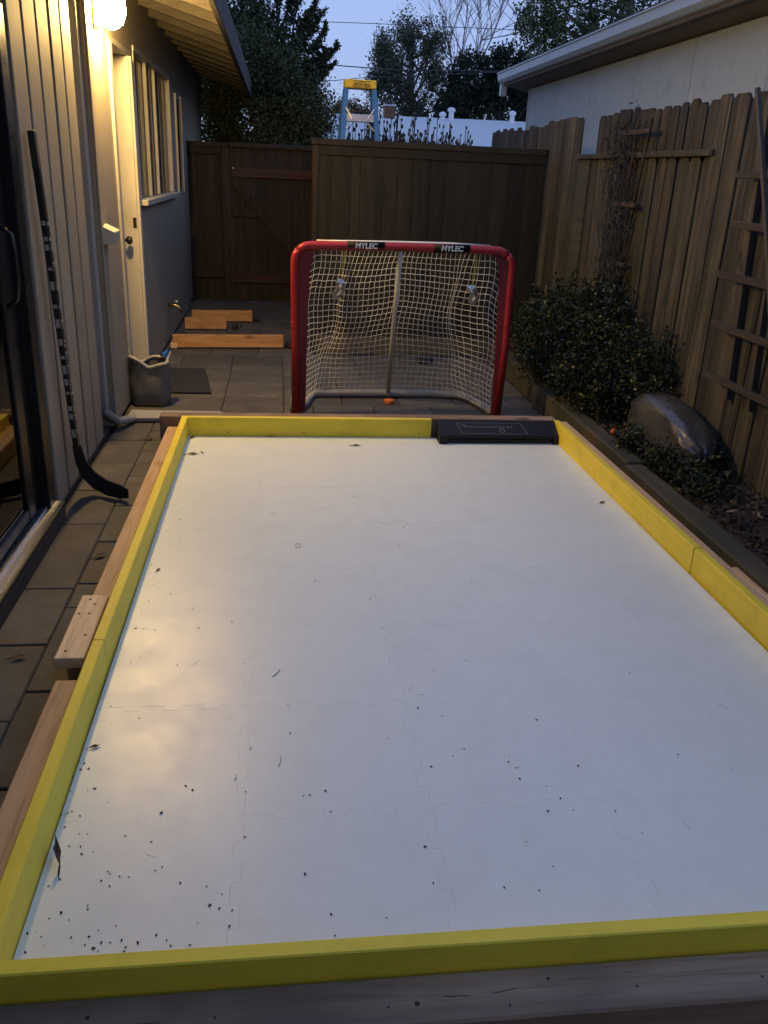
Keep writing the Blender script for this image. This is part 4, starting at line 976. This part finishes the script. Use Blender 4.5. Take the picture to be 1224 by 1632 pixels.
tree('juniper_tree', 'spiky dark juniper with upswept sprays behind the gate', (-.2, 14.1, 0), (-.1, 14.1, 3.3), .14, [((-.3, 14, 3.0), (.65, .45, .7)), ((.15, 14, 2.7), (.45, .45, .55)), ((-.55, 14, 3.7), (.5, .45, .6))], 26000, .042, 'leaf_juniper', .06, 200, .75, extra=np.concatenate(EX))
tree('airy_tree', 'airy grey-green tree with sky showing through beyond the white roof', (3.9, 28, 0), (3.9, 28, 5.2), .16, [((3.1, 28, 4.8), (.45, .6, .7)), ((3.8, 28, 5.3), (.65, .6, .75)), ((4.5, 28, 5.1), (.65, .6, .85)), ((3.5, 28, 4.2), (.85, .6, .7)), ((4.7, 28, 4.2), (.75, .6, .7)), ((4.1, 28, 3.4), (1.3, .6, .55)), ((3.0, 28, 4.0), (.45, .6, .6))], 24000, .07, 'leaf_oak', .09, 105, .62)
tree('dark_cypress', 'very dark dense tree between the airy tree and the grey house', (6.3, 26.5, 0), (6.3, 26.5, 4.6), .18, [((5.5, 26.5, 4.1), (.85, .6, .85)), ((6.5, 26.5, 4.2), (.85, .6, .9)), ((6.0, 26.5, 3.2), (1.6, .6, .9)), ((5.0, 26.5, 3.3), (.6, .6, .6)), ((7.3, 26.5, 3.8), (.7, .6, 1.0))], 22000, .10, 'leaf_cypress', .09, 260, .75)
tree('leafy_tree', 'tall mid green tree rising behind the grey house roof', (8.6, 23, 0), (8.5, 23, 6.5), .2, [((6.3, 23, 5.2), (.6, .6, .9)), ((7.1, 23, 4.9), (.8, .6, 1.2)), ((8.2, 23, 5.4), (.9, .6, 1.2)), ((7.6, 23, 4.2), (.8, .6, .7)), ((9.4, 23, 5.6), (1.0, .6, 1.0)), ((6.6, 23, 4.0), (.55, .6, .6)), ((7.2, 23, 6.4), (1.2, .6, .8)), ((6.9, 23, 3.2), (.35, .5, .6)), ((9.0, 23, 6.6), (1.3, .6, .8))], 26000, .085, 'leaf_pine', .09, 150, .7)
tree('brown_tree', 'small brown leaved tree far behind the step ladder', (3.5, 45, 0), (3.5, 45, 3.6), .15, [((3.3, 45, 4.1), (.9, .6, .7)), ((4.1, 45, 3.9), (.8, .6, .6)), ((2.6, 45, 3.8), (.7, .6, .5))], 6000, .12, 'leaf_brown', .12, 90, .75)
tree('brown_tree', 'small brown leaved tree far behind the brick chimney', (5.9, 45, 0), (5.9, 45, 3.6), .15, [((5.6, 45, 3.7), (.9, .6, .5)), ((6.6, 45, 3.8), (.8, .6, .5))], 4000, .12, 'leaf_brown', .12, 70, .75)
def bare(label, base, h, r, seed, lean):
    t = thing('bare_tree', label, 'tree', base, 'bare trees beyond the fences'); R = random.Random(seed); b = MB(); br = MB()
    def grow(p, d, L, r, lv, mb):
        pts = [p]; q = p
        for k in range(4): d = (d+Vector((R.gauss(0, .10), R.gauss(0, .05), R.gauss(.03, .05)))).normalized(); q = q+d*L/4; pts.append(q)
        mb.tube(pts, [r, r*.9, r*.8, r*.7, r*.58], 5, False)
        if lv:
            for k in range(R.choice((3, 4))):
                nd = (d+Vector((R.gauss(0, .55), R.gauss(0, .25), R.gauss(.15, .25)))).normalized(); grow(pts[R.choice((2, 3, 4))], nd, L*R.uniform(.5, .75), r*.5, lv-1, br)
    grow(Vector(base), Vector((lean, 0, 1)).normalized(), h, r, 5, b); b.build('trunk', 'bare_bark', t); br.build('branches', 'bare_bark', t)
bare('bare leafless tree left of the leaning one against the sky', (6.2, 36, 0), 4.6, .09, 3, .02); bare('bare leafless tree leaning right beside the tall green tree', (7.5, 37, 0), 4.8, .12, 8, .10)

# overhead wires
for pts, lab in (([(-14, 20, 4.65), (-.545, 20, 3.70), (1.342, 20, 3.575), (2.4, 20, 3.56), (4.776, 20, 3.66), (12, 20, 4.1)], 'lowest dark overhead wire sagging across the trees'), ([(-10, 24, 4.9), (.99, 24, 4.92), (2.4, 24, 4.96), (14, 24, 5.2)], 'thin overhead wire highest across the sky'), ([(-6, 22, 2.9), (1.35, 22, 3.47), (1.9, 22, 3.55), (9, 22, 4.2)], 'thin overhead wire just above the ladder top')):
    tag(MB().tube(pts, .011 if 'lowest' in lab else .008, 5).build('overhead_wire', 'wire_black'), lab, 'wire', 'overhead wires')

# ------------------------------------------------------------------ leaves and specks on the rink and patio
def deadleaf(x, y, z, s, ang, label, curl=.5):
    b = MB(); R = Matrix.Rotation(ang, 3, 'Z')
    if 'largest' in label: R = R @ Matrix.Rotation(-.55, 3, 'Y') @ Matrix.Rotation(1.0, 3, 'X'); z += s*.36
    P = [(-.5, 0), (-.25, .22), (.05, .30), (.2, .12), (.5, .02), (.22, -.14), (.0, -.28), (-.2, -.16)]
    vs = [(px, py*.75, .02+curl*(.35*abs(py)+.25*px*px+.1*random.random())) for px, py in P]+[(0, 0, .03), (-.62, .03, .0), (-.9, .1, .04)]
    fs = [(8, i, (i+1) % 8) for i in range(8)]+[(0, 9, 7), (9, 10, 0)]
    b.v = [tuple(R @ (Vector(v)*s)+Vector((x, y, z))) for v in vs]; b.f = fs; b.m = [0]*len(fs)
    tag(b.build('dead_leaf', 'dead_leaf_brown'), label, 'leaf', 'dead leaves on rink and patio')
import json
LEAVES = json.loads('''[[-0.51, 1.578, 0.052, 0.075, 1.9, "largest dead leaf with long stem at the near left rink corner"], [-0.503, 1.994, 0.052, 0.034, 0.4, "dark dead leaf on the white tiles beside the left yellow board"], [-0.474, 3.106, 0.052, 0.03, 1.1, "small round dead leaf below the far left corner cluster"], [1.616, 3.823, 0.052, 0.045, 0.7, "dead leaf on the white tiles beside the right yellow board"], [-0.472, 4.572, 0.052, 0.07, 0.2, "wide dead leaf in the far left corner of the rink"], [-0.427, 4.606, 0.052, 0.035, 2.2, "small dark leaf right beside the wide corner leaf"], [-0.504, 4.891, 0.052, 0.055, 1.2, "curled dead leaf against the far yellow board in the corner"], [-0.546, 4.84, 0.052, 0.04, 0.2, "dead leaf tucked where left and far boards meet"], [-0.046, 4.915, 0.052, 0.045, 0.1, "dead leaf against the middle of the far yellow board"], [0.455, 4.752, 0.052, 0.06, 0.3, "flat pale dead leaf near the black passer"], [-0.745, 3.345, 0.004, 0.07, 0.9, "dead leaf on the pavers beside the left timber"], [-0.856, 2.552, 0.004, 0.06, 0.4, "dead leaf on the pavers near the slider threshold"], [-0.763, 5.003, 0.004, 0.07, 0.4, "dead leaf on the pavers by the far timber end"], [1.446, 6.593, 0.004, 0.06, 0.4, "dead leaf on pavers inside the right part of the goal"], [1.568, 7.011, 0.004, 0.08, 1.4, "dead leaf on pavers behind the goal net"]]''')
for x, y, z, s, a, lab in LEAVES: deadleaf(x, y, z, s, a, lab)
SP = np.array(json.loads('''[[-0.533,1.935,0.0035],[-0.519,1.926,0.0042],[-0.523,1.901,0.0038],[-0.503,1.903,0.0043],[-0.539,1.874,0.0044],[-0.531,1.816,0.0031],[-0.489,1.818,0.003],[-0.472,1.823,0.0048],[-0.43,1.768,0.0036],[-0.511,1.742,0.0035],[-0.52,1.737,0.0052],[-0.533,1.731,0.004],[-0.488,1.725,0.0048],[-0.516,1.688,0.004],[-0.477,1.663,0.0044],[-0.492,1.624,0.0033],[-0.465,1.62,0.0044],[-0.458,1.597,0.0049],[-0.368,1.649,0.0042],[-0.304,1.625,0.0046],[-0.489,1.522,0.0045],[-0.51,1.505,0.0031],[-0.389,1.539,0.0047],[-0.383,1.532,0.0043],[-0.398,1.512,0.0037],[-0.377,1.495,0.0031],[-0.36,1.522,0.0049],[-0.339,1.519,0.004],[-0.269,1.543,0.0046],[-0.283,1.534,0.0049],[-0.223,1.493,0.0046],[-0.164,1.479,0.005],[-0.129,1.454,0.0039],[-0.153,1.425,0.0048],[-0.132,1.415,0.004],[-0.104,1.408,0.0051],[-0.108,1.366,0.0049],[-0.175,1.38,0.0032],[-0.414,1.444,0.0033],[-0.412,1.434,0.0035],[-0.466,1.429,0.0051],[-0.487,1.415,0.004],[-0.445,1.408,0.0044],[-0.345,1.386,0.0037],[-0.379,1.377,0.0041],[-0.522,1.38,0.0038],[-0.492,1.369,0.0038],[-0.431,1.363,0.0043],[-0.395,1.362,0.0043],[-0.399,1.342,0.005],[-0.367,1.345,0.0045],[-0.349,1.344,0.005],[-0.37,1.325,0.0049],[-0.38,1.332,0.0052],[-0.327,1.348,0.0045],[-0.316,1.33,0.0034],[-0.317,1.32,0.0049],[-0.293,1.339,0.0051],[-0.258,1.355,0.005],[-0.235,1.34,0.0043],[-0.225,1.326,0.0046],[-0.186,1.325,0.0035],[-0.514,1.333,0.0048],[-0.243,1.819,0.0043],[-0.224,1.802,0.0036],[-0.088,1.786,0.0031],[-0.084,1.625,0.0049],[-0.293,1.722,0.0052],[-0.404,2.899,0.0029],[0.341,2.836,0.0043],[-0.476,2.838,0.0035],[-0.31,2.775,0.003],[-0.166,2.676,0.0033],[-0.279,2.639,0.0042],[-0.493,2.644,0.0044],[-0.467,2.641,0.0028],[-0.428,2.632,0.0039],[0.362,2.614,0.0028],[-0.448,2.454,0.0041],[-0.476,2.426,0.0034],[-0.326,2.402,0.0044],[-0.116,2.403,0.0046],[0.364,2.41,0.0037],[0.024,2.167,0.0052],[0.028,2.147,0.0037],[-0.035,2.108,0.0032],[0.029,2.026,0.0043],[-0.404,2.12,0.0031],[0.415,2.128,0.0034],[0.305,1.985,0.0039],[0.409,1.855,0.0043],[-0.088,1.786,0.0033],[-0.243,1.819,0.0031],[-0.224,1.802,0.0049],[0.059,1.761,0.0037],[0.076,1.763,0.0051],[0.117,1.776,0.005],[0.126,1.699,0.0038],[-0.303,1.624,0.004],[-0.085,1.625,0.0041],[0.056,1.499,0.0044],[0.109,1.381,0.0043],[0.228,1.363,0.0042],[0.114,1.325,0.0044],[0.345,1.563,0.0051],[0.347,1.452,0.0041],[0.497,2.331,0.0036],[1.146,2.284,0.0041],[0.48,2.081,0.0035],[0.761,2.048,0.0037],[0.415,2.128,0.0052],[0.637,1.89,0.0041],[0.627,1.862,0.0042],[0.643,1.835,0.003],[0.653,1.837,0.0039],[0.64,1.79,0.0043],[0.704,1.757,0.003],[0.727,1.708,0.0044],[0.68,1.663,0.0044],[0.747,1.662,0.0031],[0.855,1.651,0.0044],[0.894,1.57,0.004],[0.817,1.832,0.0045],[1.122,1.863,0.0038],[1.25,1.796,0.0046],[0.595,1.562,0.0046],[0.346,1.563,0.003],[0.637,1.479,0.0031],[0.346,1.451,0.0045],[0.506,1.426,0.0051],[0.584,1.412,0.0036],[0.41,1.854,0.004],[0.478,1.896,0.0043],[0.515,1.924,0.0037],[-0.207,3.828,0.0034],[-0.305,3.635,0.0033],[-0.335,3.569,0.0034],[-0.425,3.415,0.0039],[-0.486,3.426,0.0033],[-0.455,3.351,0.0034],[-0.447,3.628,0.0042],[-0.466,3.571,0.0028],[-0.461,3.672,0.0038],[0.152,3.402,0.0042],[-0.065,3.136,0.0033],[-0.144,3.104,0.0031],[0.139,2.993,0.0043],[-0.254,2.944,0.0032],[0.341,2.837,0.0031],[-0.168,2.676,0.0036],[-0.313,2.774,0.0041],[-0.404,2.898,0.0029],[-0.507,3.152,0.0033],[0.504,3.88,0.0034],[0.561,3.522,0.0044],[0.517,3.313,0.0036],[0.529,3.227,0.0044],[-0.147,4.776,0.003],[0.121,4.037,0.0034],[-0.449,3.757,0.004],[-0.477,3.693,0.0045],[-0.466,3.723,0.0036],[-0.349,3.519,0.0031],[-0.481,2.978,0.0029],[-0.498,4.124,0.0024],[-0.524,1.943,0.0016],[-0.505,4.122,0.0017],[-0.463,1.754,0.0016],[-0.519,2.512,0.0018],[-0.492,2.769,0.0018],[-0.504,1.316,0.0025],[-0.516,4.38,0.0026],[-0.418,4.546,0.0015],[-0.481,3.909,0.0024],[-0.499,2.312,0.0017],[-0.478,2.096,0.0013],[-0.495,4.136,0.0013],[-0.508,4.463,0.0022],[-0.435,4.449,0.002],[-0.481,1.346,0.0022],[-0.51,3.62,0.0019],[-0.493,2.748,0.0025],[-0.495,2.184,0.0024],[-0.5,2.97,0.0023],[-0.51,3.171,0.0023],[-0.503,1.9,0.0023],[-0.45,4.182,0.0012],[-0.487,3.5,0.0024],[-0.492,2.24,0.0019],[-0.518,2.78,0.0019],[-0.53,1.492,0.0014],[-0.527,1.736,0.0013],[-0.433,1.601,0.0019],[-0.514,2.406,0.0016],[-0.487,3.353,0.0017],[-0.472,1.969,0.0017],[-0.485,3.806,0.0017],[-0.485,1.58,0.0014],[-0.482,4.039,0.0017],[-0.481,4.104,0.0021],[-0.486,3.037,0.0022],[-0.51,2.772,0.0022],[-0.494,3.175,0.0022],[-0.521,1.551,0.0018],[-0.438,4.578,0.0017],[-0.484,4.442,0.0023],[-0.526,1.731,0.0023],[-0.474,3.618,0.0024],[-0.51,3.868,0.002],[-0.458,1.661,0.002],[-0.502,4.01,0.0013],[-0.529,1.621,0.0013],[-0.507,1.382,0.0024],[-0.509,1.724,0.0024],[-0.486,4.633,0.002],[-0.446,4.096,0.0013],[-0.523,3.803,0.0013],[-0.471,3.921,0.0025],[-0.489,3.274,0.0024],[-0.513,2.147,0.0015],[-0.53,3.937,0.0018],[-0.461,2.586,0.0018],[-0.499,1.591,0.0019],[-0.488,4.706,0.0018],[-0.53,3.718,0.0023],[-0.5,3.658,0.0019],[-0.459,4.441,0.0014],[-0.523,1.636,0.0022],[-0.478,2.851,0.0022],[-0.5,1.951,0.0016],[-0.509,2.402,0.0015],[-0.467,3.719,0.0025],[-0.508,2.746,0.0024],[-0.455,3.346,0.0016],[-0.043,1.381,0.0014],[0.304,1.903,0.0013],[0.176,4.01,0.0011],[1.582,2.979,0.0015],[0.483,4.221,0.0017],[0.67,2.985,0.0016],[1.299,2.701,0.0016],[1.517,2.936,0.0012],[-0.007,3.812,0.0015],[1.513,4.289,0.0012],[-0.102,2.205,0.0011],[0.98,4.305,0.0017],[0.036,4.328,0.0013],[0.389,3.851,0.0011],[-0.305,4.219,0.0012],[0.249,3.331,0.0015],[-0.486,2.472,0.0013],[0.52,2.035,0.0015],[1.506,2.668,0.0014],[-0.25,2.262,0.0015],[-0.264,4.405,0.0017],[-0.296,4.595,0.0013],[1.122,3.951,0.0012],[0.919,3.589,0.0016],[0.058,3.94,0.0018],[0.913,3.177,0.0011],[0.537,2.533,0.0016],[0.925,3.282,0.0011],[0.856,3.508,0.0011],[1.369,3.594,0.0011],[1.457,1.795,0.0013],[1.013,3.391,0.0014],[0.86,2.902,0.0012],[-0.13,1.54,0.0016],[1.084,3.201,0.0016],[0.254,2.23,0.0013],[1.332,1.447,0.0014],[0.019,3.991,0.0013],[0.199,2.712,0.0014],[1.121,2.535,0.0017],[-0.265,2.247,0.0011],[-0.263,4.026,0.0016],[-0.112,1.962,0.0013],[1.061,4.155,0.0016],[0.743,1.813,0.0013],[-0.093,3.147,0.0015],[-0.076,2.176,0.0016],[-0.437,4.111,0.0017],[1.494,2.641,0.0014],[0.724,3.518,0.0018],[0.942,2.348,0.0017],[0.517,3.405,0.0016],[-0.495,3.997,0.0015],[0.533,3.133,0.0014],[-0.094,3.153,0.001],[0.551,3.561,0.0014],[0.689,4.657,0.0017],[-0.215,4.073,0.0015],[-0.394,2.56,0.0012],[-0.337,3.186,0.0017]]'''))
b = MB()
for x, y, s in SP:
    a = random.uniform(0, 3.14); ca, sa = math.cos(a), math.sin(a); s *= random.uniform(.5, 1.15); l, w_ = s, s*.55; zz = ZS+.0008
    vs = [(x+ca*u*l-sa*v*w_, y+sa*u*l+ca*v*w_, zz+h*s) for u, v, h in ((-1, 0, .1), (-.4, .9, .1), (.5, .8, .1), (1, 0, .1), (.5, -.8, .1), (-.4, -.9, .1), (0, 0, .8))]
    b.add(vs, [(6, i, (i+1) % 6) for i in range(6)])
tag(b.build('seed_specks', 'speck'), 'tiny dark seeds scattered over the white tiles', 'seeds', kind='stuff')
b = MB()
for (x0, y0, x1, y1, r) in json.loads('''[[-0.022, 2.32, 0.0, 2.36, 0.0022], [-0.004, 1.881, 0.002, 1.924, 0.0016], [-0.12, 1.832, -0.115, 1.852, 0.0014], [-0.083, 1.957, -0.081, 1.972, 0.0014], [0.069, 3.309, 0.087, 3.309, 0.0012], [0.069, 3.348, 0.088, 3.348, 0.0012], [0.069, 3.348, 0.069, 3.309, 0.0012], [0.088, 3.348, 0.087, 3.309, 0.0012]]'''): b.tube([(x0, y0, ZS+.0006), ((x0+x1)/2+.003, (y0+y1)/2, ZS+.0008), (x1, y1, ZS+.0006)], r, 4)
for k in range(16):
    x, y, a, l = random.uniform(-.5, 1.6), random.uniform(1.3, 4.7), random.uniform(0, 3.14), random.uniform(.01, .05); b.tube([(x, y, ZS+.0002), (x+l*math.cos(a), y+l*math.sin(a), ZS+.0001)], .0005, 4)
tag(b.build('scuff_shavings', 'label_grey'), 'thin grey scuffs and shavings on the white tiles', 'scuffs', kind='stuff')
